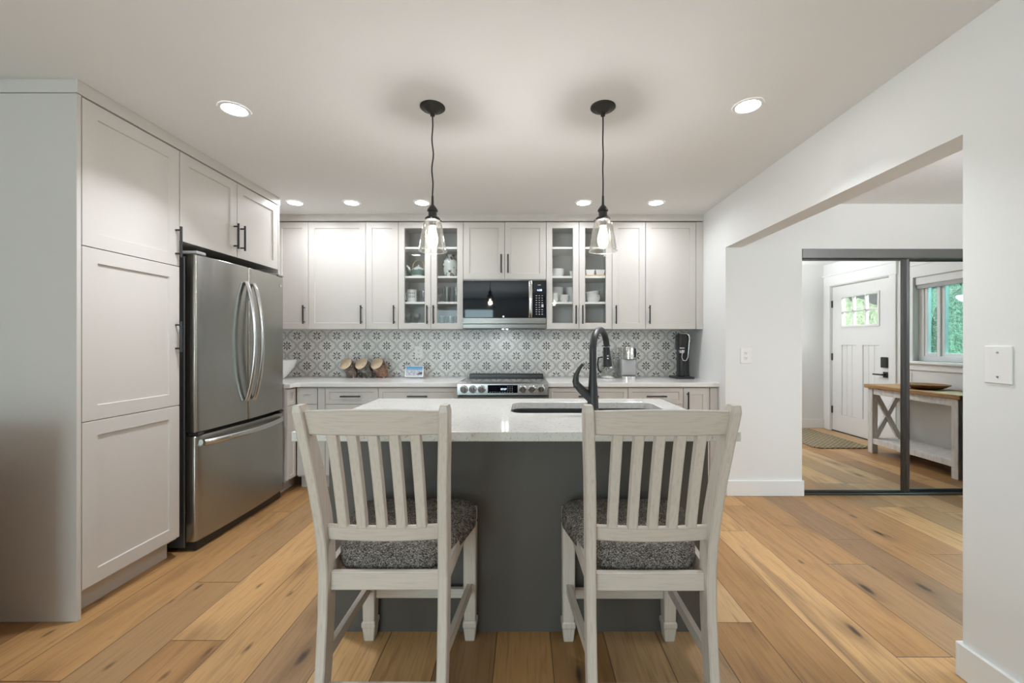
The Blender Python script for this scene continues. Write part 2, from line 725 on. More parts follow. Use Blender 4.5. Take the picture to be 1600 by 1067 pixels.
def text_mesh(body, size, origin, right, up, name, material, parent, depth=.0008):
    """flat raised lettering starting at origin, running along right"""
    cu = bpy.data.curves.new('txt', 'FONT')
    cu.body = body
    cu.size = size
    cu.align_x = 'CENTER'
    cu.align_y = 'CENTER'
    cu.extrude = depth
    to = bpy.data.objects.new('txt', cu)
    COL.objects.link(to)
    dg = bpy.context.evaluated_depsgraph_get()
    me = bpy.data.meshes.new_from_object(to.evaluated_get(dg))
    bpy.data.objects.remove(to)
    bpy.data.curves.remove(cu)
    r, u = Vector(right), Vector(up)
    nrm = r.cross(u)
    b = MB()
    b.bm.from_mesh(me)
    bpy.data.meshes.remove(me)
    for v in b.bm.verts:
        v.co = Vector(origin) + r * v.co.x + u * v.co.y + nrm * v.co.z
    return b.build(name, material, parent)


# frames of reference for cabinet fronts: (along, depth behind the face, height) -> world
def face_back(plane):
    return lambda a, d, z: Vector((a, plane + d, z))


def face_left(plane):
    return lambda a, d, z: Vector((plane - d, a, z))


def shaker(F, a0, a1, z0, z1, name, parent, material='cab', rail=.058, th=.019, rec=.008, glass=False, flat=False):
    """a shaker front as one connected mesh: frame ring, chamfered recess, panel"""
    g = .0018
    a0, a1, z0, z1 = a0 + g, a1 - g, z0 + g, z1 - g
    t = bmesh.new()

    def loop(i, d):
        return [t.verts.new(F(*p)) for p in ((a0 + i, d, z0 + i), (a1 - i, d, z0 + i), (a1 - i, d, z1 - i), (a0 + i, d, z1 - i))]

    def bridge(A, B):
        for k in range(4):
            j = (k + 1) % 4
            t.faces.new((A[k], A[j], B[j], B[k]))
    e = .0015
    back = loop(0, th)
    side = loop(0, e)
    front = loop(e, 0)
    bridge(back, side)
    bridge(side, front)
    if flat:
        t.faces.new(front)
        t.faces.new(back[::-1])
    elif glass:
        i1 = loop(rail, 0)
        i2 = loop(rail + .004, rec)
        i3 = loop(rail + .004, th)
        bridge(front, i1)
        bridge(i1, i2)
        bridge(i2, i3)
        bridge(i3, back)
    else:
        i1 = loop(rail, 0)
        i2 = loop(rail + .0025, rec)
        bridge(front, i1)
        bridge(i1, i2)
        t.faces.new(i2)
        t.faces.new(back[::-1])
    bmesh.ops.recalc_face_normals(t, faces=t.faces[:])
    m_ = MB()
    m_._merge(t)
    o = m_.build(name, material, parent)
    if glass:
        p = MB()
        r = rail + .0035
        A = [F(a0 + r, rec + .002, z0 + r), F(a1 - r, rec + .002, z0 + r), F(a1 - r, rec + .002, z1 - r), F(a0 + r, rec + .002, z1 - r)]
        p.quad(*A)
        p.build('glass_pane', 'glass', o)
    return o


def bar_handle(F, a, z, parent, length=.17, vertical=True, r=.0065):
    m_ = MB()
    so = -.032
    h = length / 2
    if vertical:
        m_.cyl(F(a, so, z - h), F(a, so, z + h), r)
        for q_ in (-1, 1):
            m_.cyl(F(a, .0005, z + q_ * (h - .02)), F(a, so, z + q_ * (h - .02)), r * .8, 10)
    else:
        m_.cyl(F(a - h, so, z), F(a + h, so, z), r)
        for q_ in (-1, 1):
            m_.cyl(F(a + q_ * (h - .02), .0005, z), F(a + q_ * (h - .02), so, z), r * .8, 10)
    return m_.build('handle', 'black', parent, 40)


# ------------------------------------------------------------------ room shell
CZ = 2.43            # ceiling
XR, XR2 = 1.637, 1.767   # kitchen face and entry face of the right wall
YC = -.774           # closet wall, facing the camera
XL = -2.66
XE = 4.38            # entry outside wall
YE = -3.40           # back wall of the entry
XROOM = -2.66

struct(MB().box(XL - .1, XE + .1, REAR_Y - .1, .1, -.05, 0).build('floor', 'floor'))
struct(MB().box(XL - .1, XR2, REAR_Y - .1, .1, CZ, CZ + .1).build('ceiling', 'ceil'))
struct(MB().box(XR2, XE + .1, REAR_Y - .1, .1, CZ - .045, CZ + .1).build('ceiling_entry', 'ceil_tex'))
struct(MB().box(XL - .1, XE + .1, 0, .1, 0, CZ).build('wall_back', 'wall'))
# right wall: stub by the worktop, header over the opening, near part
b = MB()
b.box(XR, XR2, YC, 0, 0, CZ)
b.box(XR, XR2, -2.60, YC, 2.03, CZ)
b.box(XR, XR2, REAR_Y, -2.60, 0, CZ)
struct(b.build('wall_right', 'wall'))
b = MB()
b.box(XR2, 2.262, YC, YC + .11, 0, CZ)
b.box(2.262, XE, YC, YC + .11, 2.018, CZ)
struct(b.build('wall_closet', 'wall'))
# entry outside wall with the door and window openings
DY0, DY1 = -3.25, -2.30
WY0, WY1, WZ0, WZ1 = -1.92, -.93, 1.045, 1.98
b = MB()
b.box(XE, XE + .14, YE - .1, DY0 - .005, 0, CZ)
b.box(XE, XE + .14, DY0 - .005, DY1 + .005, 2.05, CZ)
b.box(XE, XE + .14, DY1 + .005, WY0, 0, CZ)
b.box(XE, XE + .14, WY0, WY1, 0, WZ0)
b.box(XE, XE + .14, WY0, WY1, WZ1, CZ)
b.box(XE, XE + .14, WY1, 0, 0, CZ)
struct(b.build('wall_entry', 'wall'))
struct(MB().box(XR2, XE, YE - .1, YE, 0, CZ).build('wall_entry_end', 'wall'))
struct(MB().box(XL - .1, XL, REAR_Y, 0, 0, CZ).build('wall_left', 'wall'))
RX0, RX1, RZ0, RZ1 = -2.5, -.8, .25, 2.2
b = MB()
b.box(XL - .1, RX0, REAR_Y - .1, REAR_Y, 0, CZ)
b.box(RX1, XR2, REAR_Y - .1, REAR_Y, 0, CZ)
b.box(RX0, RX1, REAR_Y - .1, REAR_Y, 0, RZ0)
b.box(RX0, RX1, REAR_Y - .1, REAR_Y, RZ1, CZ)
struct(b.build('wall_rear', 'wall'))


def ring_frame(F, a0, a1, z0, z1, w, d0, d1):
    b = MB()
    def bx(p, q):
        b.box(min(p.x, q.x), max(p.x, q.x), min(p.y, q.y), max(p.y, q.y), min(p.z, q.z), max(p.z, q.z), .002)
    bx(F(a0, d0, z0), F(a0 + w, d1, z1))
    bx(F(a1 - w, d0, z0), F(a1, d1, z1))
    bx(F(a0 + w, d0, z0), F(a1 - w, d1, z0 + w))
    bx(F(a0 + w, d0, z1 - w), F(a1 - w, d1, z1))
    return b


# rear living-room window (seen only in reflections)
Fr = lambda a, d, z: Vector((a, REAR_Y - d, z))
wf = struct(ring_frame(Fr, RX0, RX1, RZ0, RZ1, .07, .02, .08).build('window_1', 'trim'))
MB().box(-1.685, -1.615, REAR_Y - .08, REAR_Y - .02, RZ0 + .07, RZ1 - .07).build('mullion', 'trim', wf)
MB().quad((RX0, REAR_Y - .05, RZ0), (RX1, REAR_Y - .05, RZ0), (RX1, REAR_Y - .05, RZ1), (RX0, REAR_Y - .05, RZ1)).build('pane', 'pane', wf)

# baseboards
def baseboard(name, x0, x1, y0, y1):
    struct(MB().box(x0, x1, y0, y1, 0, .127, .003).build(name, 'trim'))


baseboard('baseboard_closet', XR2 - .13 + .002, 2.272, YC - .015, YC)
baseboard('baseboard_right', XR - .015, XR, REAR_Y, -2.60)
baseboard('baseboard_jamb', XR - .015, XR2 + .015, -2.60, -2.585)
baseboard('baseboard_opening', XR2, XR2 + .015, YE, -2.60)
baseboard('baseboard_entry_end', XR2 + .015, XE, YE, YE + .015)
baseboard('baseboard_entry', XE - .015, XE, DY1 + .10, YC)
baseboard('baseboard_rear', XL, XR, REAR_Y, REAR_Y + .015)
baseboard('baseboard_left', XL, XL + .015, REAR_Y, -2.32)

# tiled backsplash on the back wall
struct(MB().box(XL, XR, -.009, 0, .905, 1.40).build('wall_backsplash', 'tile'))
# ------------------------------------------------------------------ entry: front door
# the leaf is built as stiles, rails and planked panels around the lite
LY_0, LY_1, LZ_0, LZ_1 = DY0 + .17, DY1 - .17, 1.47, 1.89
Fd = lambda a, d, z: Vector((XE + .02 + d, a, z))
b = MB()
DXa, DXb = XE + .02, XE + .065
b.box(DXa, DXb, DY0, LY_0, .012, 2.04)
b.box(DXa, DXb, LY_1, DY1, .012, 2.04)
b.box(DXa, DXb, LY_0, LY_1, LZ_1, 2.04)
b.box(DXa, DXb, LY_0, LY_1, 1.22, LZ_0)
b.box(DXa, DXb, LY_0, LY_1, .012, .25)
ymid = (LY_0 + LY_1) / 2
b.box(DXa, DXb, ymid - .05, ymid + .05, .25, 1.22)
for (p0, p1) in ((LY_0, ymid - .05), (ymid + .05, LY_1)):
    np_ = 3
    for k in range(np_):
        w_ = (p1 - p0) / np_
        b.box(DXa + .010, DXb - .01, p0 + k * w_ + .0015, p0 + (k + 1) * w_ - .0015, .25, 1.22, .004)
d_ = struct(b.build('door_1', 'trim'), 'white front door with six small panes and black lock')
fr = ring_frame(Fd, LY_0 - .01, LY_1 + .01, LZ_0 - .01, LZ_1 + .01, .028, -.012, .04)
for k in (1, 2):
    yy = LY_0 + (LY_1 - LY_0) * k / 3
    fr.box(XE + .012, XE + .05, yy - .011, yy + .011, LZ_0, LZ_1, .002)
zz = (LZ_0 + LZ_1) / 2
fr.box(XE + .012, XE + .05, LY_0, LY_1, zz - .011, zz + .011, .002)
lf_ = fr.build('window_grille', 'trim', d_)
MB().quad((XE + .04, LY_0, LZ_0), (XE + .04, LY_1, LZ_0), (XE + .04, LY_1, LZ_1), (XE + .04, LY_0, LZ_1)).build('pane', 'pane', lf_)
# lock and lever
ly = DY1 - .075
MB().box(XE - .008, XE + .02, ly - .05, ly + .035, .945, 1.075, .008, 2).build('keypad_lock', 'black', d_)
b = MB()
b.box(XE + .008, XE + .02, ly - .032, ly + .032, .825, .895, .003)
b.cyl((XE + .02, ly, .86), (XE - .035, ly, .86), .011)
b.box(XE - .045, XE - .03, ly - .125, ly + .012, .850, .869, .004)
b.build('lever_handle', 'black', d_, 40)
for hz_ in (.30, 1.05, 1.80):
    MB().box(XE + .004, XE + .021, DY0 - .004, DY0 + .012, hz_ - .05, hz_ + .05, .002).build('hinge', 'hinge', d_)
MB().box(XE + .01, XE + .12, DY0, DY1, 0, .012).build('threshold', 'rubber', d_)
# craftsman casing
b = MB()
b.box(XE - .018, XE, DY0 - .095, DY0 - .004, 0, 2.06, .002)
b.box(XE - .018, XE, DY1 + .004, DY1 + .095, 0, 2.06, .002)
b.box(XE - .024, XE, DY0 - .11, DY1 + .11, 2.06, 2.20, .002)
b.box(XE - .04, XE, DY0 - .125, DY1 + .125, 2.20, 2.225, .002)
struct(b.build('trim_1', 'trim'), 'white casing around the front door')
# entry window: casing, sill, frame, panes, blind
b = MB()
b.box(XE - .018, XE, WY0 - .09, WY0, WZ0 - .02, WZ1, .002)
b.box(XE - .018, XE, WY1, WY1 + .09, WZ0 - .02, WZ1, .002)
b.box(XE - .024, XE, WY0 - .11, WY1 + .11, WZ1, WZ1 + .13, .002)
b.box(XE - .04, XE, WY0 - .125, WY1 + .125, WZ1 + .13, WZ1 + .155, .002)
b.box(XE - .05, XE + .06, WY0 - .12, WY1 + .12, WZ0 - .03, WZ0, .004)
b.box(XE - .018, XE, WY0 - .09, WY1 + .09, WZ0 - .10, WZ0 - .03, .002)
struct(b.build('trim_2', 'trim'), 'white casing and sill around the entry window')
Fw = lambda a, d, z: Vector((XE + d, a, z))
wf = struct(ring_frame(Fw, WY0, WY1, WZ0, WZ1, .06, .05, .12).build('window_2', 'trim'), 'white framed entry window with tinted panes')
s1 = ring_frame(Fw, WY0 + .06, WY0 + .23, WZ0 + .06, WZ1 - .06, .035, .06, .10).build('sash', 'trim', wf)
MB().quad(Fw(WY0 + .07, .09, WZ0 + .06), Fw(WY0 + .22, .09, WZ0 + .06), Fw(WY0 + .22, .09, WZ1 - .06), Fw(WY0 + .07, .09, WZ1 - .06)).build('pane', 'teal_pane', s1)
s2 = ring_frame(Fw, WY0 + .23, WY1 - .06, WZ0 + .06, WZ1 - .06, .035, .075, .115).build('sash', 'trim', wf)
MB().quad(Fw(WY0 + .24, .10, WZ0 + .06), Fw(WY1 - .07, .10, WZ0 + .06), Fw(WY1 - .07, .10, WZ1 - .06), Fw(WY0 + .24, .10, WZ1 - .06)).build('pane', 'teal_pane', s2)
bl = thing('roller_blind', 'rolled up white blind with a grey bottom bar over the entry window', 'blind', (XE, WY0, WZ1))
MB().box(XE + .005, XE + .05, WY0 + .005, WY1 - .005, WZ1 - .085, WZ1, .006).build('cassette', 'white_pl', bl)
MB().box(XE + .015, XE + .04, WY0 + .01, WY1 - .01, WZ1 - .13, WZ1 - .085, .003).build('bottom_bar', 'grey_pl', bl)

# outside the entry
gl = MB().box(XE + .16, 14, -12, 8, -.35, -.25).build('lawn', 'grass')
tag(gl, 'green lawn outside the front door', 'lawn', kind='stuff')
b = MB()
for k in range(11):
    cx, cy, r = 8.6 + random.uniform(-.3, .3), -8.0 + k * 1.15, random.uniform(.9, 1.15)
    t = bmesh.new()
    bmesh.ops.create_icosphere(t, subdivisions=4, radius=r)
    for v in t.verts:
        n_ = v.co.normalized()
        k2 = 1 + .10 * math.sin(n_.x * 11 + k) * math.sin(n_.y * 13) + .07 * math.sin(n_.z * 23 + n_.y * 17 + k)
        v.co = Vector((v.co.x * k2 * .8 + cx, v.co.y * k2 + cy, max(-.249, v.co.z * k2 * 1.5 + .9)))
    b._merge(t)
hd = b.build('hedge', 'leaf', None, 180)
tag(hd, 'light green hedge outside the entry window and front door', 'hedge', kind='stuff')

# ------------------------------------------------------------------ closet doors
struct(MB().box(2.262, XE, YC - .006, YC + .10, 1.94, 2.018, .004).build('trim_3', 'track'), 'dark metal track above the mirrored closet doors')
struct(MB().box(2.272, XE, YC + .005, YC + .10, 0, .016, .002).build('trim_4', mat['hinge']), 'dark metal floor track of the mirrored closet doors')


def mirror_door(x0, x1, y, label, wl, wr):
    t = thing('mirrored_sliding_door', label, 'closet door', (x0, y, .016), 'mirrored closet doors')
    z0, z1 = .016, 1.945
    MB().box(x0 + wl - .002, x1 - wr + .002, y, y + .008, z0 + .02, z1 - .018).build('mirror', 'mirror', t)
    for (p0, p1) in ((x0, x0 + wl), (x1 - wr, x1)):
        b = MB()
        n = 7
        for_prof = [(0, .010), (.15, -.008), (.35, -.010), (.45, -.002), (.6, -.003), (.75, -.010), (1, .006)]
        pts = [(p0 + (p1 - p0) * u_, y + v_) for u_, v_ in for_prof] + [(p1, y + .02), (p0, y + .02)]
        b.loft([[(px_, py_, z0) for px_, py_ in pts], [(px_, py_, z1) for px_, py_ in pts]])
        b.build('stile', 'hinge', t)
    MB().box(x0 + wl, x1 - wr, y - .006, y + .02, z0, z0 + .022, .002).build('bottom_rail', 'hinge', t)
    MB().box(x0 + wl, x1 - wr, y - .006, y + .02, z1 - .02, z1, .002).build('top_rail', 'hinge', t)
    return t


mirror_door(2.264, 3.175, YC + .028, 'mirrored sliding closet door in front, reflecting the front door', .012, .085)
mirror_door(3.10, XE - .005, YC + .062, 'mirrored sliding closet door behind, reflecting the window and console table', .06, .03)

# ------------------------------------------------------------------ entry furniture
ct = thing('console_table', 'whitewashed console table with honey wood top under the entry window', 'table', (4.13, -1.55, 0))
TX0, TX1, TY0, TY1 = 3.93, 4.33, -2.08, -1.02
MB().box(TX0 - .02, TX1, TY0 - .03, TY1 + .03, .735, .775, .004).build('tabletop', 'table_top', ct)
for lx in (TX0, TX1 - .065):
    for ly_ in (TY0, TY1 - .065):
        MB().box(lx, lx + .065, ly_, ly_ + .065, 0, .735, .004).build('leg', 'white_wash', ct)
b = MB()
b.box(TX0 + .01, TX0 + .035, TY0 + .065, TY1 - .065, .665, .735, .002)
b.box(TX1 - .035, TX1 - .01, TY0 + .065, TY1 - .065, .665, .735, .002)
b.box(TX0 + .065, TX1 - .065, TY0 + .01, TY0 + .035, .665, .735, .002)
b.box(TX0 + .065, TX1 - .065, TY1 - .035, TY1 - .01, .665, .735, .002)
b.build('apron', 'white_wash', ct)
MB().box(TX0 + .008, TX1 - .008, TY0 + .01, TY1 - .01, .105, .165, .003).build('lower_shelf', 'white_wash', ct)
for ye in (TY0 + .03, TY1 - .03):
    b = MB()
    dx, dz = (TX1 - .065) - (TX0 + .065), .665 - .165
    L = math.hypot(dx, dz)
    for s_ in (-1, 1):
        R = Matrix.Rotation(s_ * math.atan2(dz, dx), 3, 'Y')
        b.box((TX0 + TX1) / 2 - L / 2 + .005, (TX0 + TX1) / 2 + L / 2 - .005, ye - .014 + s_ * .004, ye + .014 + s_ * .004,
              .415 - .025, .415 + .025, .002, rot=R)
    b.build('cross_brace', 'white_wash', ct)
b = MB()
b.lathe([(0, 0), (.09, 0), (.15, .018), (.185, .042), (.19, .048), (.182, .047), (.145, .026), (.085, .012), (0, .011)], (4.12, -1.52, .776), 40)
o = b.build('wooden_bowl', 'bowl_wood', None, 60)
tag(o, 'shallow brown wooden bowl on the console table', 'bowl')
# mat with bound edge
b = MB()
RX = [(3.50, -3.30), (4.10, -3.30), (4.10, -2.20), (3.48, -2.20), (3.43, -2.26), (3.43, -3.24)]
b.loft([[(px_, py_, .0005) for px_, py_ in RX], [(px_, py_, .014) for px_, py_ in RX]])
o = b.build('door_mat', 'jute')
tag(o, 'woven jute mat on the floor before the front door', 'rug')


def wall_plate(F, a, z, label, name='wall_outlet', cat='outlet', w=.075, h=.118, style='duplex', material='plate'):
    c = F(a, 0, z)
    t = thing(name, label, cat, c)
    b = MB()
    def bx(mb, a0, a1, d0, d1, z0, z1, bev):
        p, q_ = F(a0, d0, z0), F(a1, d1, z1)
        mb.box(min(p.x, q_.x), max(p.x, q_.x), min(p.y, q_.y), max(p.y, q_.y), min(p.z, q_.z), max(p.z, q_.z), bev)
    bx(b, a - w / 2, a + w / 2, -.006, 0, z - h / 2, z + h / 2, .002)
    b.build('cover_plate', material, t)
    if style == 'duplex':
        for s_ in (-1, 1):
            b = MB()
            bx(b, a - .017, a + .017, -.0085, -.005, z + s_ * .0195 - .0165, z + s_ * .0195 + .0165, .002)
            r = b.build('receptacle', material, t)
            b = MB()
            for sx in (-.0065, .0065):
                bx(b, a + sx - .0012, a + sx + .0012, -.0092, -.008, z + s_ * .0195 - .002, z + s_ * .0195 + .008, 0)
            bx(b, a - .0025, a + .0025, -.0092, -.008, z + s_ * .0195 - .010, z + s_ * .0195 - .005, 0)
            b.build('slots', 'slot', r)
    elif style == 'blank':
        for s_ in (-1, 1):
            b = MB()
            b.cyl(F(a, -.007, z + s_ * .042), F(a, -.005, z + s_ * .042), .0035, 12)
            b.build('screw', 'screw', t)
    elif style == 'rocker':
        b = MB()
        bx(b, a - .0165, a + .0165, -.010, -.005, z - .033, z + .033, .002)
        b.build('rocker', material, t)
    return t


wall_plate(face_back(YC), 1.80, 1.145, 'white outlet on the wall left of the mirrored closet doors', w=.088, h=.126)
wall_plate(face_back(-.009), -1.07, 1.155, 'white outlet on the tiled wall above the small screen', w=.08, h=.118)
wall_plate(face_back(-.009), .735, 1.15, 'white outlet on the tiled wall behind the tap spout', w=.075, h=.118)
Fx = lambda a, d, z: Vector((XR + d, a, z))
wall_plate(Fx, -2.718, 1.174, 'large blank white cover plate on the near right wall', 'blank_wall_plate', 'wall plate', w=.084, h=.130, style='blank')
Fen = lambda a, d, z: Vector((XE + d, a, z))
wall_plate(Fen, -1.985, .86, 'white switch plate low beside the console table, seen in the mirror', 'light_switch', 'switch', w=.08, h=.12, style='rocker')

# ------------------------------------------------------------------ left run: pantry, over-fridge cabinet
FX = -2.01
FL = face_left(FX)
PY0, PY1 = -2.297, -1.747
pc = thing('pantry_cabinet', 'tall pale grey pantry cabinet with three stacked doors left of the fridge', 'cabinet', (-2.33, -2.02, 0))
MB().box(XL + .003, FX, PY0, PY0 + .0195, 0, CZ - .062, .001).build('side_panel', 'cab', pc)
MB().box(XL + .003, FX - .021, PY0 + .0195, PY1, .11, CZ - .062).build('carcass', 'cab', pc)
MB().box(-2.10, FX - .075, PY0 + .0195, PY1, 0, .11).build('toe_kick', 'cab', pc)
dz = [(.123, .887), (.887, 1.692), (1.692, 2.366)]
hp = [None, (1.285, ), (1.83, )]
for (z0, z1), h_ in zip(dz, hp):
    d = shaker(FL, PY0 + .021, PY1, z0, z1, 'door', pc, rail=.068)
    if h_:
        bar_handle(FL, PY1 - .028, h_[0], d, .175)
oc = thing('fridge_cabinet', 'pale grey two-door cabinet above the fridge', 'cabinet', (-2.33, -1.27, 1.84))
MB().box(XL + .003, FX - .021, PY1, -.796, 1.845, CZ - .062).build('carcass', 'cab', oc)
for (y0, y1, hy) in ((PY1, -1.27, -1.303), (-1.27, -.796, -1.237)):
    d = shaker(FL, y0, y1, 1.842, 2.366, 'door', oc, rail=.062)
    bar_handle(FL, hy, 1.985, d, .175)
ep = MB().box(XL + .003, FX, -.794, -.776, 0, CZ - .062, .001).build('fridge_end_panel', 'cab')
tag(ep, 'pale grey panel closing the far side of the fridge recess', 'panel')
# crown boards between cabinets and ceiling
struct(MB().box(XL, FX + .006, PY0 - .004, -.776, CZ - .060, CZ, .002).build('trim_5', 'cab'), 'pale grey crown board above the pantry and fridge cabinet')
struct(MB().box(XL, XR, -.356, -.02, CZ - .060, CZ, .002).build('trim_6', 'cab'), 'pale grey crown board above the wall cabinets')

sb = thing('shade_cabinet', 'unseen dark wooden cabinet added to shade the pantry side panel', 'shade_cabinet', (-2.34, -2.98, 0))  # out-of-view box added so its shadow darkens the lower pantry panel
MB().box(XL + .02, -2.03, -3.35, -2.64, .08, .90, .004).build('body', 'bowl_wood', sb)
MB().box(XL + .005, -2.01, -3.37, -2.62, .90, .93, .004).build('top', 'bowl_wood', sb)
for (px_, py_) in ((XL + .05, -3.31), (XL + .05, -2.68), (-2.07, -3.31), (-2.07, -2.68)):
    MB().box(px_ - .02, px_ + .02, py_ - .02, py_ + .02, 0, .08).build('leg', 'bowl_wood', sb)

# ------------------------------------------------------------------ refrigerator
rf = thing('refrigerator', 'stainless steel french door refrigerator with bottom freezer drawer', 'refrigerator', (-2.3, -1.23, 0))
GX = -1.945
GY0, GY1 = -1.69, -.80
GM = (GY0 + GY1) / 2
MB().box(XL + .01, GX - .085, GY0, GY1, .025, 1.765, .004).build('body', 'steel_side', rf)
MB().box(GX - .15, GX - .03, GY0 + .02, GY1 - .02, .005, .055, .004).build('base_grille', 'plastic_black', rf)


def fridge_front(y0, y1, z0, z1, name):
    """a gently bowed steel front with rounded edges"""
    n = 14
    th = .075
    rings = []
    cs = []
    for k in range(n + 1):
        u_ = k / n
        y_ = y0 + (y1 - y0) * u_
        # bow over the whole width of the fridge
        w_ = (y_ - GM) / ((GY1 - GY0) / 2)
        xb = GX - .018 * w_ * w_
        cs.append((xb, y_))
    r = .012
    prof = [(GX - th, y0)]
    for q_ in range(5):
        a_ = q_ / 4 * PI / 2
        prof.append((cs[0][0] - r + r * math.sin(a_), y0 + r - r * math.cos(a_)))
    prof += cs[1:-1]
    for q_ in range(5):
        a_ = (1 - q_ / 4) * PI / 2
        prof.append((cs[-1][0] - r + r * math.sin(a_), y1 - r + r * math.cos(a_)))
    prof.append((GX - th, y1))
    e = .004
    ctr = Vector((GX - th / 2, (y0 + y1) / 2))

    def shr(p, e):
        return (p[0] - e, p[1] + (e if p[1] < ctr.y else -e) * .5)
    rings = [[(*shr(p, e), z0) for p in prof], [(*p, z0 + e) for p in prof], [(*p, z1 - e) for p in prof], [(*shr(p, e), z1) for p in prof]]
    return MB().loft(rings).build(name, 'steel', rf, 35)


dl = fridge_front(GY0, GM - .003, .712, 1.778, 'door')
dr = fridge_front(GM + .003, GY1, .712, 1.778, 'door')
fd = fridge_front(GY0, GY1, .062, .690, 'freezer_drawer')
for (hy, dd) in ((GM - .040, dl), (GM + .040, dr)):
    pts, rr = [], []
    for k in range(25):
        u_ = k / 24
        zz_ = .85 + (1.67 - .85) * u_
        out = .010 + .062 * math.sin(PI * u_) ** .75
        pts.append((GX + out, hy, zz_))
        rr.append(.0165)
    MB().tube(pts, rr, 14, True, (1.0, .75)).build('handle', 'steel_bright', dd, 50)
pts = []
for k in range(25):
    u_ = k / 24
    yy = GY0 + .045 + (GY1 - GY0 - .09) * u_
    w_ = (yy - GM) / ((GY1 - GY0) / 2)
    pts.append((GX - .018 * w_ * w_ + .012 + .05 * math.sin(PI * u_) ** .7, yy, .645))
MB().tube(pts, .019, 14, True, (.8, 1.0)).build('handle', 'steel_bright', fd, 50)
for yy in (GY0 + .005, GY1 - .075):
    MB().box(GX - .13, GX - .012, yy, yy + .07, 1.780, 1.800, .005).build('hinge_cover', 'grey_pl', rf)
for yy in (GY0 + .01, GY1 - .06):
    MB().box(GX - .07, GX - .012, yy, yy + .05, .693, .709, .002).build('hinge', 'hinge', rf)
b = MB()
b.cyl((GX - .016, GY1 - .05, 1.705), (GX - .011, GY1 - .05, 1.705), .011, 20)
b.build('badge', 'chrome', dr, 40)

# ------------------------------------------------------------------ wall cabinets on the back wall
UY = -.350
FB = face_back(UY)
UZ0, UZ1 = 1.375, 2.362


def wall_cabinet(x0, x1, z0, z1, doors, label, group=None, name='wall_cabinet', glass=False, handle_z=1.508, shelves=()):
    t = thing(name, label, 'cabinet', ((x0 + x1) / 2, -.17, z0), group)
    if not glass:
        MB().box(x0 + .0005, x1 - .0005, UY + .021, -.010, z0, z1).build('carcass', 'cab', t)
    else:
        b = MB()
        e = .017
        b.box(x0 + .0005, x0 + e, UY + .021, -.010, z0, z1)
        b.box(x1 - e, x1 - .0005, UY + .021, -.010, z0, z1)
        b.box(x0 + e, x1 - e, UY + .021, -.010, z0, z0 + e)
        b.box(x0 + e, x1 - e, UY + .021, -.010, z1 - e, z1)
        b.box(x0 + e, x1 - e, -.022, -.010, z0 + e, z1 - e)
        b.build('carcass', 'cab_in', t)
        for zs in shelves:
            MB().box(x0 + e, x1 - e, UY + .030, -.022, zs - .019, zs, .001).build('shelf', 'shelf', t)
    for (a0, a1, hx) in doors:
        d = shaker(FB, a0, a1, z0, z1, 'door', t, glass=glass, rail=.052 if glass else .055)
        bar_handle(FB, hx, handle_z, d)
    return t


GRP = 'solid door wall cabinets'
wall_cabinet(-2.60, -2.0, UZ0, UZ1, [(-2.30, -2.0, -2.033)], 'pale grey wall cabinet in the corner, half hidden by the fridge', GRP)
wall_cabinet(-2.0, -1.473, UZ0, UZ1, [(-2.0, -1.473, -1.506)], 'wide pale grey wall cabinet door above the glass jars', GRP)
wall_cabinet(-1.473, -1.172, UZ0, UZ1, [(-1.473, -1.172, -1.205)], 'narrow pale grey wall cabinet left of the teapot cabinet', GRP)
SH = (1.63, 1.87, 2.14)
wall_cabinet(-1.172, -.573, UZ0, UZ1, [(-1.172, -.872, -.902), (-.872, -.573, -.843)],
             'glass door wall cabinet holding the teapot and vase', 'glass door wall cabinets', 'glass_cabinet', True, shelves=SH)
wall_cabinet(-.573, .191, 1.832, UZ1, [(-.573, -.191, -.222), (-.191, .191, -.160)], 'short two-door wall cabinet above the microwave', None, handle_z=1.975)
wall_cabinet(.191, .797, UZ0, UZ1, [(.191, .494, .464), (.494, .797, .524)],
             'glass door wall cabinet holding white dishes', 'glass door wall cabinets', 'glass_cabinet', True, shelves=SH)
wall_cabinet(.797, 1.106, UZ0, UZ1, [(.797, 1.106, .830)], 'narrow pale grey wall cabinet right of the dish cabinet', GRP)
wc = wall_cabinet(1.106, 1.571, UZ0, UZ1, [(1.106, 1.571, 1.138)], 'wide pale grey wall cabinet at the right wall above the soda maker', GRP)
MB().box(1.573, XR - .001, UY, UY + .019, UZ0, UZ1, .001).build('filler', 'cab', wc)

# ------------------------------------------------------------------ base cabinets
BY = -.640
FBB = face_back(BY)
BZ0, BZ1 = .105, .876
DZ = .728


def base_cabinet(x0, x1, fronts, label, group=None, name='base_cabinet'):
    t = thing(name, label, 'cabinet', ((x0 + x1) / 2, -.31, 0), group)
    MB().box(x0 + .0005, x1 - .0005, BY + .021, -.010, BZ0, BZ1).build('carcass', 'cab', t)
    MB().box(x0 + .0005, x1 - .0005, -.565, -.545, 0, BZ0).build('toe_kick', 'cab', t)
    for (kind, a0, a1, z0, z1, hx) in fronts:
        d = shaker(FBB, a0, a1, z0, z1, 'drawer' if kind == 'drawer' else ('filler' if kind == 'filler' else 'door'), t,
                   rail=.034 if kind == 'drawer' and z1 - z0 < .2 else .055, flat=(kind == 'filler'))
        if kind == 'drawer':
            bar_handle(FBB, (a0 + a1) / 2, .797 if z1 > .85 else (z0 + z1) / 2, d, .17, False)
        elif kind == 'door' and hx is not None:
            bar_handle(FBB, hx, .75, d)
    return t


def drawers(a0, a1):
    return [('drawer', a0, a1, DZ, .868, 0), ('drawer', a0, a1, .425, DZ, 0), ('drawer', a0, a1, .120, .425, 0)]


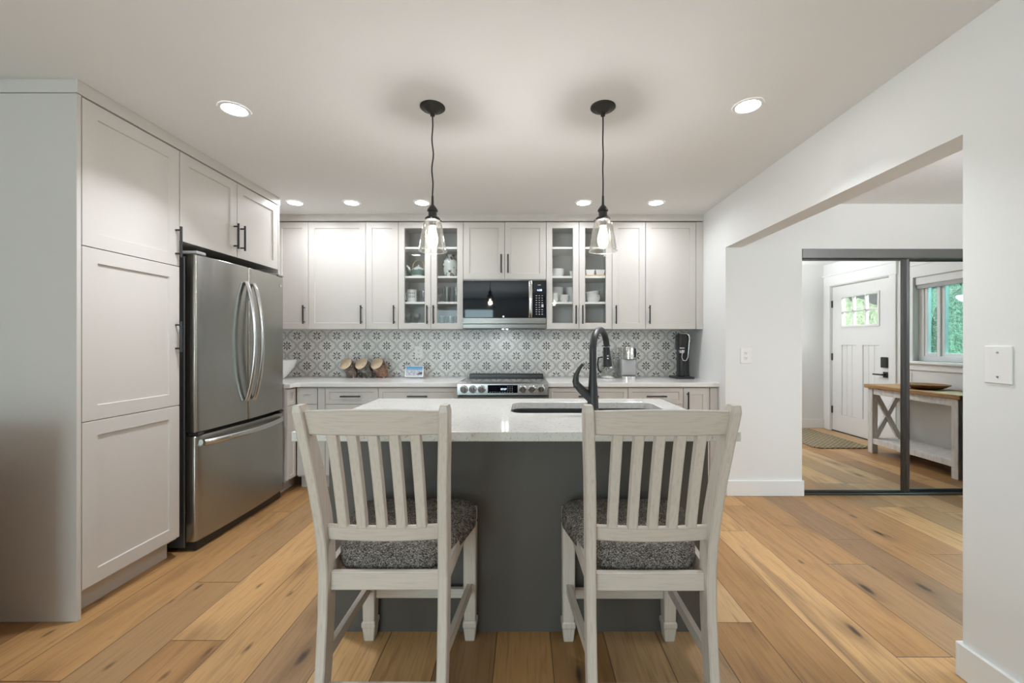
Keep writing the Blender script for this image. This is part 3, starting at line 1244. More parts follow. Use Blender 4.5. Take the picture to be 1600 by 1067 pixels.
GB = 'drawer base cabinets'
base_cabinet(-1.945, -1.704, [('plain', -1.945, -1.770, DZ, .868, None), ('plain', -1.945, -1.770, .120, DZ, None), ('filler', -1.768, -1.704, .120, .868, None)],
             'narrow pale grey corner base cabinet beside the fridge', None, 'corner_base_cabinet')
base_cabinet(-1.704, -1.252, drawers(-1.704, -1.252), 'narrow drawer base cabinet below the glass jars', GB, 'drawer_base_cabinet')
base_cabinet(-1.252, -.574, drawers(-1.252, -.574), 'wide drawer base cabinet just left of the range', GB, 'drawer_base_cabinet')
base_cabinet(.194, .872, drawers(.194, .872), 'wide drawer base cabinet just right of the range', GB, 'drawer_base_cabinet')
base_cabinet(.872, 1.343, drawers(.872, 1.343), 'drawer base cabinet below the coffee maker, second right of the range', GB, 'drawer_base_cabinet')
base_cabinet(1.343, XR - .002, [('door', 1.343, 1.567, .120, .868, 1.375), ('filler', 1.569, XR - .002, .120, .868, None)],
             'narrow door base cabinet at the right wall', None)
# return of the left run beside the fridge
lc = thing('return_base_cabinet', 'base cabinet end facing right, squeezed between fridge and corner', 'cabinet', (-2.3, -.7, 0))
MB().box(XL, -1.968, -.773, -.012, .105, BZ1).build('carcass', 'cab', lc)
MB().box(XL, -2.04, -.773, -.012, 0, .105).build('toe_kick', 'cab', lc)
shaker(face_left(-1.948), -.772, -.645, DZ, .868, 'drawer', lc, rail=.03)
shaker(face_left(-1.948), -.772, -.645, .120, DZ, 'door', lc, rail=.03)

# worktops
CT0, CT1 = .877, .913


def slab_poly(outline, z0, z1, hole=None, bev=.003):
    t = bmesh.new()
    ed = []
    for lp in ([outline] + ([hole] if hole else [])):
        vs_ = [t.verts.new((p[0], p[1], z1)) for p in lp]
        ed += [t.edges.new((vs_[k], vs_[(k + 1) % len(vs_)])) for k in range(len(vs_))]
    bmesh.ops.triangle_fill(t, use_beauty=True, use_dissolve=True, edges=ed)
    r = bmesh.ops.extrude_face_region(t, geom=t.faces[:])
    for g in r['geom']:
        if isinstance(g, bmesh.types.BMVert):
            g.co.z = z0
    bmesh.ops.recalc_face_normals(t, faces=t.faces[:])
    if bev:
        es = [e for e in t.edges if len(e.link_faces) == 2 and e.calc_face_angle(0) > 1.0]
        bmesh.ops.bevel(t, geom=es, offset=bev, segments=2, affect='EDGES', profile=.5)
    m_ = MB()
    m_._merge(t)
    return m_


o = slab_poly([(XL, -.010), (XL, -.774), (-1.925, -.774), (-1.925, -.690), (-1.90, -.667), (-.570, -.667), (-.570, -.010)], CT0, CT1).build('countertop', 'quartz_plain')
tag(o, 'white quartz worktop along the back wall left of the range', 'countertop', 'wall worktops')
o = slab_poly([(.191, -.010), (.191, -.667), (XR - .001, -.667), (XR - .001, -.010)], CT0, CT1).build('countertop', 'quartz_plain')
tag(o, 'white quartz worktop along the back wall right of the range', 'countertop', 'wall worktops')

# ------------------------------------------------------------------ range
rg = thing('range', 'stainless steel slide-in range with six knobs below the microwave', 'range', (-.19, -.34, 0))
RA, RB = -.567, .188
RXC = (RA + RB) / 2
MB().box(RA + .004, RB - .004, -.66, -.012, .03, .905, .002).build('body', 'steel_side', rg)
MB().box(RA, RB, -.665, -.07, .905, .918, .003).build('glass_cooktop', 'black_glass', rg)
bgd = MB().box(RA + .012, RB - .012, -.068, -.014, .905, .945, .004).build('rear_vent_trim', 'plastic_black', rg)
MB().box(RA + .02, RB - .02, -.0705, -.067, .918, .932, .001).build('vent_strip', 'steel_side', bgd)
b = MB()
prof = [(-.665, .922), (-.672, .922), (-.700, .905), (-.706, .815), (-.66, .815)]
b.loft([[(RA - .002, p[0], p[1]) for p in prof], [(RB + .002, p[0], p[1]) for p in prof]])
cp = b.build('control_panel', 'steel_h', rg)
tilt = math.atan2(.006, .09)
MB().box(RA + .252, RA + .502, -.7062, -.701, .831, .897, .001).build('display', 'black_glass', cp)
text_mesh('07:07', .022, (RXC + .008, -.7072, .862), (1, 0, 0), (0, 0, 1), 'clock_digits', 'digit', cp)
b = MB()
for k in range(10):
    xx = RA + .268 + k * .0205
    b.box(xx, xx + .009, -.7070, -.706, .8375, .8405)
for r_ in range(3):
    for c_ in range(3):
        xx = RA + .418 + c_ * .018
        b.box(xx, xx + .005, -.7070, -.706, .852 + r_ * .014, .857 + r_ * .014)
b.build('display_legends', 'legend', cp)
for xx in (-.5125, -.440, -.3655, -.021, .053, .129):
    b = MB()
    m_ = Matrix.Rotation(PI / 2, 3, 'X')
    b.lathe([(0, .034), (.024, .034), (.0285, .030), (.030, .004), (.0335, .002), (.0335, 0)], (xx, -.704, .863), 28, m_)
    kb = b.build('knob', 'steel_bright', cp, 40)
    MB().box(xx - .005, xx + .005, -.744, -.7375, .838, .888, .002).build('grip', 'steel_bright', kb)
dd = MB().box(RA + .002, RB - .002, -.700, -.66, .20, .800, .006).build('oven_door', 'steel_h', rg)
MB().box(RA + .12, RB - .12, -.703, -.699, .33, .66, .002).build('oven_window', 'black_glass', dd)
b = MB()
b.cyl((RA + .05, -.755, .755), (RB - .05, -.755, .755), .013)
for xx in (RA + .07, RB - .07):
    b.cyl((xx, -.70, .755), (xx, -.755, .755), .009)
b.build('handle', 'steel_bright', dd, 40)
MB().box(RA + .002, RB - .002, -.695, -.66, .055, .190, .006).build('drawer', 'steel_h', rg)

# ------------------------------------------------------------------ microwave
mw = thing('microwave', 'over-the-range microwave with black glass door and steel trim', 'microwave', (-.19, -.2, 1.375))
MY = -.40
MB().box(RA - .003, RB + .001, MY + .03, -.012, 1.380, 1.828).build('body', 'plastic_black', mw)
md = MB().box(RA - .003, .0655, MY, MY + .03, 1.478, 1.812, .003).build('door', 'black_glass', mw)
MB().box(RA - .003, RB + .001, MY + .003, MY + .03, 1.814, 1.828, .001).build('top_trim', 'steel_trim', mw)
MB().box(RA - .003, RB + .001, MY, MY + .03, 1.423, 1.4765, .002).build('lower_trim', 'steel_trim', mw)
MB().box(RA - .003, RB + .001, MY + .004, MY + .03, 1.382, 1.420, .002).build('vent_panel', 'steel_trim', mw)
b = MB()
pts = [(.046, MY - .012 - .026 * math.sin(PI * k / 12) ** .6, 1.482 + (1.808 - 1.482) * k / 12) for k in range(13)]
b.tube(pts, .0170, 12, True, (.55, 1.0))
b.build('handle', 'steel_bright', md, 50)
cpn = MB().box(.0685, RB + .001, MY, MY + .03, 1.478, 1.812, .003).build('control_panel', 'black_glass', mw)
text_mesh('4:08', .026, (.128, MY - .0012, 1.727), (1, 0, 0), (0, 0, 1), 'clock_digits', 'digit', cpn)
b = MB()
for r_ in range(9):
    for c_ in range(3):
        xx = .094 + c_ * .026
        zz_ = 1.675 - r_ * .021
        if r_ in (4, 5) and c_ == 2:
            continue
        b.box(xx, xx + .012, MY - .0012, MY, zz_, zz_ + .0055)
b.box(.145, .164, MY - .0012, MY, 1.572, 1.600)
b.box(.112, .140, MY - .0012, MY, 1.772, 1.777)
b.build('keypad_legends', 'legend', cpn)
MB().cyl((-.20, MY - .002, 1.488), (-.20, MY, 1.488), .009, 20).build('badge', 'chrome', md, 40)

b = MB()
b.box(-.223, -.207, -.22, -.204, 1.3794, 1.3802)
b.box(-.183, -.167, -.22, -.204, 1.3794, 1.3802)
b.build('cooktop_lamp', emit('cooktop_lamp_glow', (.88, .95, 1.0), 170.0), mw)
# ------------------------------------------------------------------ island
il = thing('kitchen_island', 'charcoal grey painted kitchen island behind the two stools', 'island', (-.03, -2.02, 0))
IX0, IX1, IY0, IY1 = -.85, .79, -2.36, -1.69
MB().box(IX0, IX1, IY0, IY0 + .02, 0, .876, .001).build('back_panel', 'isl', il)
MB().box(IX0, IX0 + .02, IY0 + .02, IY1, 0, .876, .001).build('side_panel', 'isl', il)
MB().box(IX1 - .02, IX1, IY0 + .02, IY1, 0, .876, .001).build('side_panel', 'isl', il)
FI = lambda a, d, z: Vector((a, IY1 - d, z))
MB().box(IX0 + .02, IX1 - .02, IY1 - .08, IY1 - .06, 0, .11).build('toe_kick', 'isl', il)
MB().box(IX0 + .02, IX1 - .02, IY1 - .04, IY1 - .02, .11, .876).build('face_frame', 'isl', il)
for k in range(3):
    w_ = (IX1 - IX0) / 3
    d = shaker(FI, IX0 + k * w_, IX0 + (k + 1) * w_, .115, .868, 'door', il, 'isl')
    bar_handle(FI, IX0 + k * w_ + .04, .75, d)


def rrect(x0, x1, y0, y1, r, n=6):
    pts = []
    for (cx, cy, a0) in ((x1 - r, y1 - r, 0), (x0 + r, y1 - r, PI / 2), (x0 + r, y0 + r, PI), (x1 - r, y0 + r, 1.5 * PI)):
        for k in range(n + 1):
            a_ = a0 + k / n * PI / 2
            pts.append((cx + r * math.cos(a_), cy + r * math.sin(a_)))
    return pts


SX0, SX1, SY0, SY1 = -.072, .700, -2.167, -1.815
hole = rrect(SX0, SX1, SY0, SY1, .06)
o = slab_poly([(-.884, -2.587), (.815, -2.587), (.815, -1.657), (-.884, -1.657)], CT0, .914, hole, .003).build('island_countertop', 'quartz')
tag(o, 'speckled white quartz island top with sink cut-out, over the stools', 'countertop')
sk = thing('kitchen_sink', 'black undermount sink set in the island top', 'sink', (.31, -1.99, .66))
def ring_at(off, z_):
    return [(px_, py_, z_) for px_, py_ in rrect(SX0 - off, SX1 + off, SY0 - off, SY1 + off, .06 + max(off, -.03))]
b = MB()
b.loft([ring_at(.012, .8762), ring_at(-.003, .8762), ring_at(-.006, .86), ring_at(-.014, .69), ring_at(-.03, .675)], True, False)
t = bmesh.new()
t.faces.new([t.verts.new(p) for p in ring_at(-.03, .675)])
b._merge(t)
b.build('basin', 'sink_black', sk, 50)
b = MB()
b.lathe([(0, .006), (.03, .006), (.045, .003), (.045, 0)], (.31, -1.99, .6755), 24)
b.build('drain', 'chrome', sk, 40)

# tap
fc = thing('kitchen_tap', 'matt black pull-down kitchen tap on the island beside the sink', 'faucet', (.312, -2.235, .914))
bx_, by_ = .312, -2.235
b = MB()
b.lathe([(.030, 0), (.030, .006), (.027, .010), (.0255, .06), (.022, .12), (.0185, .17), (.0165, .20)], (bx_, by_, .914), 24, cap=True)
b.build('base', 'black', fc, 40)
dirx, diry = .105, .205
pts, rr = [], []
for k in range(5):
    pts.append((bx_, by_, 1.10 + .115 * k / 4))
    rr.append(.0165)
for k in range(1, 15):
    a_ = PI * k / 15
    u_ = (1 - math.cos(a_)) / 2
    pts.append((bx_ + dirx * u_, by_ + diry * u_, 1.215 + .098 * math.sin(a_)))
    rr.append(.0165 - .001 * k / 14)
b = MB()
b.tube(pts, rr, 16)
b.build('spout', 'black', fc, 60)
hx_, hy_ = bx_ + dirx, by_ + diry
b = MB()
b.tube([(hx_ - .003, hy_ - .004, 1.228), (hx_, hy_, 1.20), (hx_ + .004, hy_ + .004, 1.16), (hx_ + .006, hy_ + .006, 1.128)], [.016, .0175, .021, .023], 18)
sh = b.build('spray_head', 'black', fc, 60)
b = MB()
for zz_ in (1.170, 1.183):
    b.lathe([(0, .004), (.004, .003), (.005, 0)], (hx_ + .002, hy_ - .018, zz_), 12, Matrix.Rotation(PI / 2, 3, 'X'))
b.build('buttons', 'chrome', sh, 40)
b = MB()
b.tube([(bx_ - .002, by_, .985), (bx_ - .03, by_, 1.012), (bx_ - .058, by_, 1.038), (bx_ - .072, by_, 1.056)], [.021, .0205, .0185, .016], 16)
b.build('valve_arm', 'black', fc, 60)
b = MB()
b.tube([(bx_ - .072, by_, 1.05), (bx_ - .080, by_, 1.072), (bx_ - .077, by_, 1.10), (bx_ - .063, by_, 1.13), (bx_ - .046, by_, 1.152)], [.014, .012, .009, .0065, .005], 14, True, (.8, 1.3))
b.build('lever', 'black', fc, 60)

# ------------------------------------------------------------------ pendants
def pendant(x, y, label, wav):
    t = thing('pendant_light', label, 'pendant lamp', (x, y, CZ), 'pendant lights over the island')
    b = MB()
    b.lathe([(0, 0), (.062, 0), (.0625, -.004), (.058, -.008), (.050, -.011), (.034, -.016), (.026, -.024), (.020, -.027), (.012, -.030), (.011, -.045), (0, -.046)], (x, y, CZ), 40)
    b.build('canopy', 'bronze', t, 50)
    pts = []
    for k in range(31):
        u_ = k / 30
        pts.append((x + wav * .004 * math.sin(u_ * 17) * math.sin(PI * u_), y, CZ - .04 - (CZ - .04 - 1.965) * u_))
    MB().tube(pts, .0036, 10).build('cord', 'black', t, 60)
    b = MB()
    b.lathe([(0, 1.985), (.005, 1.985), (.0065, 1.94), (.014, 1.932), (.021, 1.922), (.026, 1.914), (.026, 1.908), (.021, 1.905), (.021, 1.880), (.030, 1.878), (.037, 1.872), (.038, 1.862), (.033, 1.860), (.028, 1.860), (.018, 1.855), (.018, 1.835), (0, 1.834)], (x, y, 0), 28)
    for k in range(3):
        a_ = k * 2 * PI / 3 + .6
        b.cyl((x + .036 * math.cos(a_), y + .036 * math.sin(a_), 1.867), (x + .047 * math.cos(a_), y + .047 * math.sin(a_), 1.867), .0035, 8)
    b.build('socket', 'bronze', t, 50)
    b = MB()
    b.lathe([(.032, 1.862), (.040, 1.858), (.0455, 1.845), (.0515, 1.815), (.0585, 1.775), (.0655, 1.734), (.0695, 1.711), (.0705, 1.708), (.0690, 1.708), (.064, 1.734), (.057, 1.775), (.050, 1.815), (.044, 1.845), (.0385, 1.856), (.032, 1.860)], (x, y, 0), 48)
    sh_ = b.build('glass_shade', 'shade_glass', t, 60)
    b = MB()
    for (nm_, r_, z_, q_) in (('glass_rim', .0698, 1.709, .0017), ('glass_collar', .0375, 1.858, .0015)):
        b = MB()
        b.lathe([(r_ + q_ * math.cos(2 * PI * k / 8), z_ + q_ * math.sin(2 * PI * k / 8)) for k in range(9)], (x, y, 0), 48)
        b.build(nm_, 'rim_glass', sh_, 180)
    b = MB()
    b.lathe([(.012, 1.836), (.015, 1.825), (.022, 1.80), (.0275, 1.775), (.027, 1.755), (.020, 1.735), (.010, 1.724), (0, 1.720)], (x, y, 0), 28)
    bu = b.build('bulb', 'bulb_glow', t, 60)
    b = MB()
    for k in range(6):
        a_ = k * PI / 3
        b.tube([(x + .006 * math.cos(a_), y + .006 * math.sin(a_), 1.828), (x + .0125 * math.cos(a_), y + .0125 * math.sin(a_), 1.745)], .0022, 8)
    b.build('filament', 'bulb', bu)
    l = bpy.data.lights.new('bulb_light', 'POINT')
    l.energy = BULB_W
    l.shadow_soft_size = .022
    l.color = (.955, .957, 1.0)
    lo = bpy.data.objects.new('bulb_light', l)
    lo.parent = t
    lo.location = (0, 0, 1.775 - CZ)
    COL.objects.link(lo)
    return t


pendant(-.465, -2.08, 'left pendant lamp, clear glass shade on black cord', 1.0)
pendant(.388, -2.08, 'right pendant lamp, clear glass shade on black cord', .3)

# ------------------------------------------------------------------ recessed lamps
def recessed(x, y, label, watt, spread):
    t = thing('recessed_light', label, 'ceiling light', (x, y, CZ), 'recessed ceiling lights')
    b = MB()
    b.lathe([(.072, -.0005), (.071, -.004), (.060, -.006), (.056, -.004), (.056, -.0005)], (x, y, CZ), 40)
    b.build('trim_ring', 'trim', t, 60)
    b = MB()
    b.lathe([(0, -.0035), (.0565, -.0035), (.0565, -.001), (0, -.001)], (x, y, CZ), 40)
    b.build('diffuser', 'lamp', t)
    l = bpy.data.lights.new('lamp_beam', 'AREA')
    l.shape = 'DISK'
    l.size = .10
    l.energy = watt
    l.spread = math.radians(spread)
    l.color = (.885, .925, 1.0)
    lo = bpy.data.objects.new('lamp_beam', l)
    lo.parent = t
    lo.location = (0, 0, -.007)
    COL.objects.link(lo)
    return t


for (x_, y_, lb) in ((-1.47, -2.06, 'recessed ceiling light near the pantry, left of the pendants'),
                     (1.108, -2.09, 'recessed ceiling light near the opening, right of the pendants'),
                     (-1.94, -.674, 'recessed ceiling light in the back row, leftmost near the fridge cabinet'),
                     (-1.464, -.674, 'recessed ceiling light in the back row above the wide jar-side cabinet'),
                     (-.87, -.674, 'recessed ceiling light in the back row above the teapot cabinet'),
                     (.49, -.674, 'recessed ceiling light in the back row above the dish cabinet'),
                     (1.10, -.674, 'recessed ceiling light in the back row nearest the right wall')):
    recessed(x_, y_, lb, LAMP_W * (.56 if y_ > -1.5 else 1.7 if x_ < 0 else 1.2), 115 if y_ < -1.5 else 160)
# out-of-view bowl lamp added to brighten the entry and its ceiling
EZ = CZ - .045
t = thing('entry_fill_lamp', 'frosted bowl lamp added to brighten the entry', 'ceiling lamp', (3.0, -2.75, EZ))
b = MB()
b.lathe([(0, 0), (.06, 0), (.06, -.015), (.012, -.02), (.012, -.54), (0, -.54)], (3.0, -2.75, EZ), 28)
b.build('stem', 'bronze', t, 50)
b = MB()
b.lathe([(.17, -.50), (.165, -.53), (.13, -.57), (.07, -.595), (0, -.60)], (3.0, -2.75, EZ), 36)
l = bpy.data.lights.new('upward_fill_bulb', 'POINT')  # added fill inside the bowl, lifts the entry ceiling
l.energy = 28.0
l.shadow_soft_size = .03
l.color = (.92, .965, 1.0)
lo = bpy.data.objects.new('upward_fill_bulb', l)
lo.parent = t
lo.location = (.05, 0, -.525)
COL.objects.link(lo)
b.build('bowl', emit('fill_bowl_glow', (.89, .93, 1.0), 30.0), t, 60)

# ------------------------------------------------------------------ counter stools
CXL = -.445


def stool():
    t = thing('counter_stool', 'white slat-back counter stool with grey tweed seat, left of the two', 'stool', (CXL, -2.62, 0), 'counter stools at the island')
    X = CXL
    for s_ in (-1, 1):
        path = [(-2.905, 0, .187), (-2.872, .12, .187), (-2.848, .25, .187), (-2.832, .40, .187), (-2.828, .52, .187), (-2.834, .62, .188),
                (-2.852, .72, .191), (-2.878, .83, .196), (-2.910, .95, .204), (-2.940, 1.050, .210), (-2.945, 1.070, .211)]
        rings = []
        for i, (py_, pz_, ox_) in enumerate(path):
            hw = .0155
            hd = (.025, .027, .029, .030, .031, .033, .033, .031, .028, .025, .024)[i]
            e = .003
            if i == len(path) - 1:
                hw, hd = hw - .004, hd - .004
            cx = X + s_ * ox_
            q_ = [(-hw + e, -hd), (hw - e, -hd), (hw, -hd + e), (hw, hd - e), (hw - e, hd), (-hw + e, hd), (-hw, hd - e), (-hw, -hd + e)]
            rings.append([(cx + a_, py_ + b_, pz_) for a_, b_ in q_])
        MB().loft(rings).build('rear_leg', 'stool', t)
        cx, cy = X + s_ * .2115, -2.395
        rings = []
        for (h_, zz_) in ((.0195, 0), (.021, .004), (.0262, .056), (.0290, .062), (.0290, .078), (.0235, .086), (.0245, .092), (.0260, .20), (.0270, .48), (.0240, .486), (.0240, .492), (.0270, .498), (.0270, .55)):
            e = .0025
            q_ = [(-h_ + e, -h_), (h_ - e, -h_), (h_, -h_ + e), (h_, h_ - e), (h_ - e, h_), (-h_ + e, h_), (-h_, h_ - e), (-h_, -h_ + e)]
            rings.append([(cx + a_, cy + b_, zz_) for a_, b_ in q_])
        MB().loft(rings).build('front_leg', 'stool', t)

    def bowed(name, hw, z0, z1, y_of, bow, th, arch=0.0):
        n = 16
        rings = []
        for k in range(n + 1):
            u_ = -1 + 2 * k / n
            yb = -bow * (1 - u_ * u_)
            za = arch * (1 - u_ * u_)
            xx = X + u_ * hw
            e = .003
            r_ = []
            for (yy, zz_) in ((-th + e, z0), (th - e, z0), (th, z0 + e), (th, z1 + za - e), (th - e, z1 + za), (-th + e, z1 + za), (-th, z1 + za - e), (-th, z0 + e)):
                r_.append((xx, y_of(zz_) + yb + yy, zz_))
            rings.append(r_)
        return MB().loft(rings).build(name, 'stool_h', t, 35)

    def backline(z_):
        p = [(.62, -2.834), (.72, -2.852), (.83, -2.878), (.95, -2.910), (1.06, -2.944)]
        for (z0, y0), (z1, y1) in zip(p, p[1:]):
            if z_ <= z1:
                return y0 + (y1 - y0) * (z_ - z0) / (z1 - z0)
        return p[-1][1]
    bowed('crest_rail', .198, .980, 1.052, backline, .018, .0115, .007)
    bowed('lower_rail', .180, .632, .680, backline, .016, .0105)
    for k in range(-2, 3):
        cx = X + k * .0612
        bw = .016 * (1 - (k * .0612 / .19) ** 2)
        rings = []
        for i in range(9):
            zz_ = .676 + (.984 - .676) * i / 8
            yb = backline(zz_) - bw
            hw, th, e = .0155, .0105, .002
            q_ = [(-hw + e, -th), (hw - e, -th), (hw, -th + e), (hw, th - e), (hw - e, th), (-hw + e, th), (-hw, th - e), (-hw, -th + e)]
            rings.append([(cx + a_, yb + b_, zz_) for a_, b_ in q_])
        MB().loft(rings).build('slat', 'stool', t)
    MB().box(X - .174, X + .174, -2.838, -2.816, .466, .524, .003).build('rear_apron', 'stool_h', t)
    MB().box(X - .19, X + .19, -2.406, -2.384, .50, .556, .003).build('front_apron', 'stool_h', t)

    def strut(name, p, q_, w_, h_):
        rings = []
        for (cx, cy, cz) in (p, q_):
            rings.append([(cx - w_, cy, cz - h_), (cx + w_, cy, cz - h_), (cx + w_, cy, cz + h_), (cx - w_, cy, cz + h_)])
        return MB().loft(rings).build(name, 'stool', t)
    for s_ in (-1, 1):
        strut('side_apron', (X + s_ * .188, -2.81, .505), (X + s_ * .2115, -2.42, .525), .009, .029)
        strut('side_stretcher', (X + s_ * .187, -2.83, .262), (X + s_ * .2115, -2.42, .226), .010, .018)
    MB().box(X - .19, X + .19, -2.406, -2.385, .173, .212, .002).build('front_stretcher', 'stool_h', t)
    MB().box(X - .173, X + .173, -2.872, -2.850, .150, .190, .002).build('rear_stretcher', 'stool_h', t)
    # upholstered seat: wide at the front, narrow between the rear posts, domed
    n = 14
    rows = []
    def half(v_):
        return .172 + (.249 - .172) * min(1, max(0, (v_ - .05) / .75)) ** .9
    bm_ = MB()
    ring_profile = [(.0, -1), (.35, -1.0), (.8, -.9), (1.0, -.35), (1.0, .15), (.93, .62), (.78, .9), (.5, 1.0), (.0, 1.02)]
    N = 48
    def outline(sc_, k):
        a_ = 2 * PI * k / N
        ce, se = math.cos(a_), math.sin(a_)
        px_ = math.copysign(abs(ce) ** .32, ce)
        py_ = math.copysign(abs(se) ** .32, se)
        v_ = (py_ * sc_ + 1) / 2
        return (X + px_ * sc_ * half(v_), -2.603 + py_ * sc_ * .204)
    rings = []
    for (sc_, h_) in ((.93, .505), (.985, .512), (1.0, .545), (.995, .572), (.975, .586), (.93, .596), (.84, .604), (.65, .609), (.4, .612), (.15, .613)):
        rings.append([(*outline(sc_, k), h_) for k in range(N)])
    bm_.loft(rings)
    bm_.build('seat_cushion', 'tweed', t, 60)
    return t


st_ = stool()
dup(st_, (.392, -2.625, 0), 'white slat-back counter stool with grey tweed seat, right of the two')

# ------------------------------------------------------------------ things on the worktop
CTOP = CT1 + .0006
# slanted glass jars with wooden lids
def jar(x, y, fill, label):
    t = thing('storage_jar', label, 'jar', (x, y, CTOP), 'slanted glass jars with wooden lids')
    # body: round jar leaning back, lid face tipped towards the room and to the left
    ax = Vector((-.34, -.72, .60)).normalized()
    q_ = ax.to_track_quat('Z', 'Y').to_matrix()
    R = .067
    c = Vector((x + .012, y + .03, CTOP))
    def rings_for(prof):
        out = []
        for (r, h, blend) in prof:
            ctr = Vector((c.x, c.y, c.z + .085)) + ax * h
            ring = []
            for k in range(32):
                a_ = 2 * PI * k / 32
                p = ctr + q_ @ Vector((r * math.cos(a_), r * math.sin(a_), 0))
                f_ = Vector((c.x + .9 * r * math.cos(a_), c.y + .9 * r * math.sin(a_), c.z + .0006))
                # align ring phases by projecting the tilted ring on the ground
                f_ = Vector((p.x - ax.x * (h), p.y - ax.y * (h), c.z + .0006))
                ring.append(p * (1 - blend) + f_ * blend)
            out.append(ring)
        return out
    MB().loft(rings_for([(R * .98, -.02, 1.0), (R * 1.01, -.015, .75), (R * 1.03, .0, .35), (R * 1.03, .02, 0), (R * 1.02, .05, 0), (R * .93, .066, 0), (R * .86, .076, 0)]), True, True).build('glass_body', 'cup_glass', t, 70)
    MB().loft(rings_for([(R * .92, -.02, .97), (R * .95, -.015, .72), (R * .97, .0, .35), (R * .97, .018, 0), (R * .96, .042, 0)])).build('contents', fill, t, 70)
    b = MB()
    b.lathe([(0, 0), (R * .80, 0), (R * .90, .002), (R * .90, .016), (R * .86, .019), (0, .019)], c + Vector((0, 0, .085)) + ax * .078, 36, q_)
    b.build('wooden_lid', 'lid_wood', t, 50)
    return t


jar(-1.700, -.17, 'fill_a', 'leftmost slanted glass jar, brown nuts under wooden lid')
jar(-1.553, -.17, 'fill_b', 'middle slanted glass jar, dark nuts under wooden lid')
jar(-1.405, -.17, 'fill_c', 'rightmost slanted glass jar, orange-brown snacks under wooden lid')

# small screen showing a snowy landscape
sd = thing('smart_display', 'small white-framed screen showing a snowy landscape on the worktop', 'display', (-1.055, -.22, CTOP))
tl = Matrix.Rotation(-.30, 3, 'X')
cS = Vector((-1.055, -.23, CTOP + .064))
b = MB()
b.box(cS.x - .088, cS.x + .088, cS.y - .006, cS.y + .006, cS.z - .055, cS.z + .055, .005, 2, rot=tl)
b.build('bezel', 'white_pl', sd, 40)
b = MB()
b.loft([[(cS.x + p * .06, -.225 + q_, CTOP + .0) for p, q_ in ((-1, -.02), (1, -.02), (1, .08), (-1, .08))],
        [(cS.x + p * .05, -.222 + q_, CTOP + .05) for p, q_ in ((-1, .0), (1, .0), (1, .05), (-1, .05))]])
b.build('stand', 'grey_pl', sd)
scm = bpy.data.materials.new('screen_picture')
scm.use_nodes = True
nt = scm.node_tree
mm = M.__new__(M)
mm.m, mm.nt, mm.p = scm, nt, nt.nodes['Principled BSDF']
x, y, z = mm.coords('Generated')
nz = mm.noise(mm.vec(x * 4.0, z * 3.0, 0.0), 1.0, 3)
ridge = x * -.12 + .72 + (nz - .5) * .35
sky = mm.mix(z, (.75, .86, .95), (.09, .42, .80))
snow = mm.mix(mm.noise(mm.vec(x * 7.0, z * 14.0, 0.0), 1.0, 3).step(.4, .62), (.80, .83, .88), (.36, .41, .50))
rock = (z - (x - .42) * .85 - (nz - .5) * .5).lt(0.0) * z.gt(.16)
img = mm.mix((z - ridge).lt(0.0), sky, snow)
img = mm.mix(rock, img, (.12, .13, .16))
img = mm.mix(1.0, img, (.55, .55, .55), 'MULTIPLY')
mm.color(img)
nt.links.new(img, mm.p.inputs['Emission Color'])
mm.p.inputs['Emission Strength'].default_value = .22
mm.p.inputs['Roughness'].default_value = .2
b = MB()
b.box(cS.x - .078, cS.x + .078, cS.y - .0068, cS.y - .0055, cS.z - .045, cS.z + .045, 0, rot=Matrix.Identity(3))
for v in b.bm.verts:
    v.co = tl @ (v.co - cS) + cS
b.build('screen', scm, sd)

# big white bowl behind the fridge
b = MB()
b.lathe([(0, 0), (.055, 0), (.06, .008), (.095, .05), (.135, .11), (.158, .172), (.161, .176), (.155, .174), (.128, .11), (.088, .055), (.05, .018), (0, .014)], (-2.325, -.27, CTOP), 48)
o = b.build('mixing_bowl', 'porcelain', None, 60)
tag(o, 'big white bowl on the worktop corner behind the fridge', 'bowl')

# electric kettle-like glass carafe behind the tap head
kt = thing('glass_carafe', 'clear glass carafe with black handle and steel base behind the tap head', 'carafe', (.785, -.22, CTOP))
KX, KY = .785, -.22
b = MB()
b.lathe([(0, 0), (.062, 0), (.066, .004), (.066, .024), (.060, .027), (0, .027)], (KX, KY, CTOP), 32)
b.build('base', 'chrome', kt, 50)
b = MB()
b.lathe([(.06, .028), (.072, .05), (.074, .09), (.062, .13), (.052, .18), (.050, .23), (.056, .252)], (KX, KY, CTOP), 36)
b.build('glass_body', 'cup_glass', kt, 60)
b = MB()
b.lathe([(0, .268), (.012, .266), (.05, .258), (.056, .25), (0, .249)], (KX, KY, CTOP), 28)
b.build('lid', 'grey_pl', kt, 50)
b = MB()
b.tube([(KX - .055, KY - .02, CTOP + .20), (KX - .095, KY - .03, CTOP + .195), (KX - .102, KY - .03, CTOP + .14), (KX - .095, KY - .03, CTOP + .08), (KX - .07, KY - .02, CTOP + .055)], .008, 10)
b.build('handle', 'plastic_black', kt, 60)

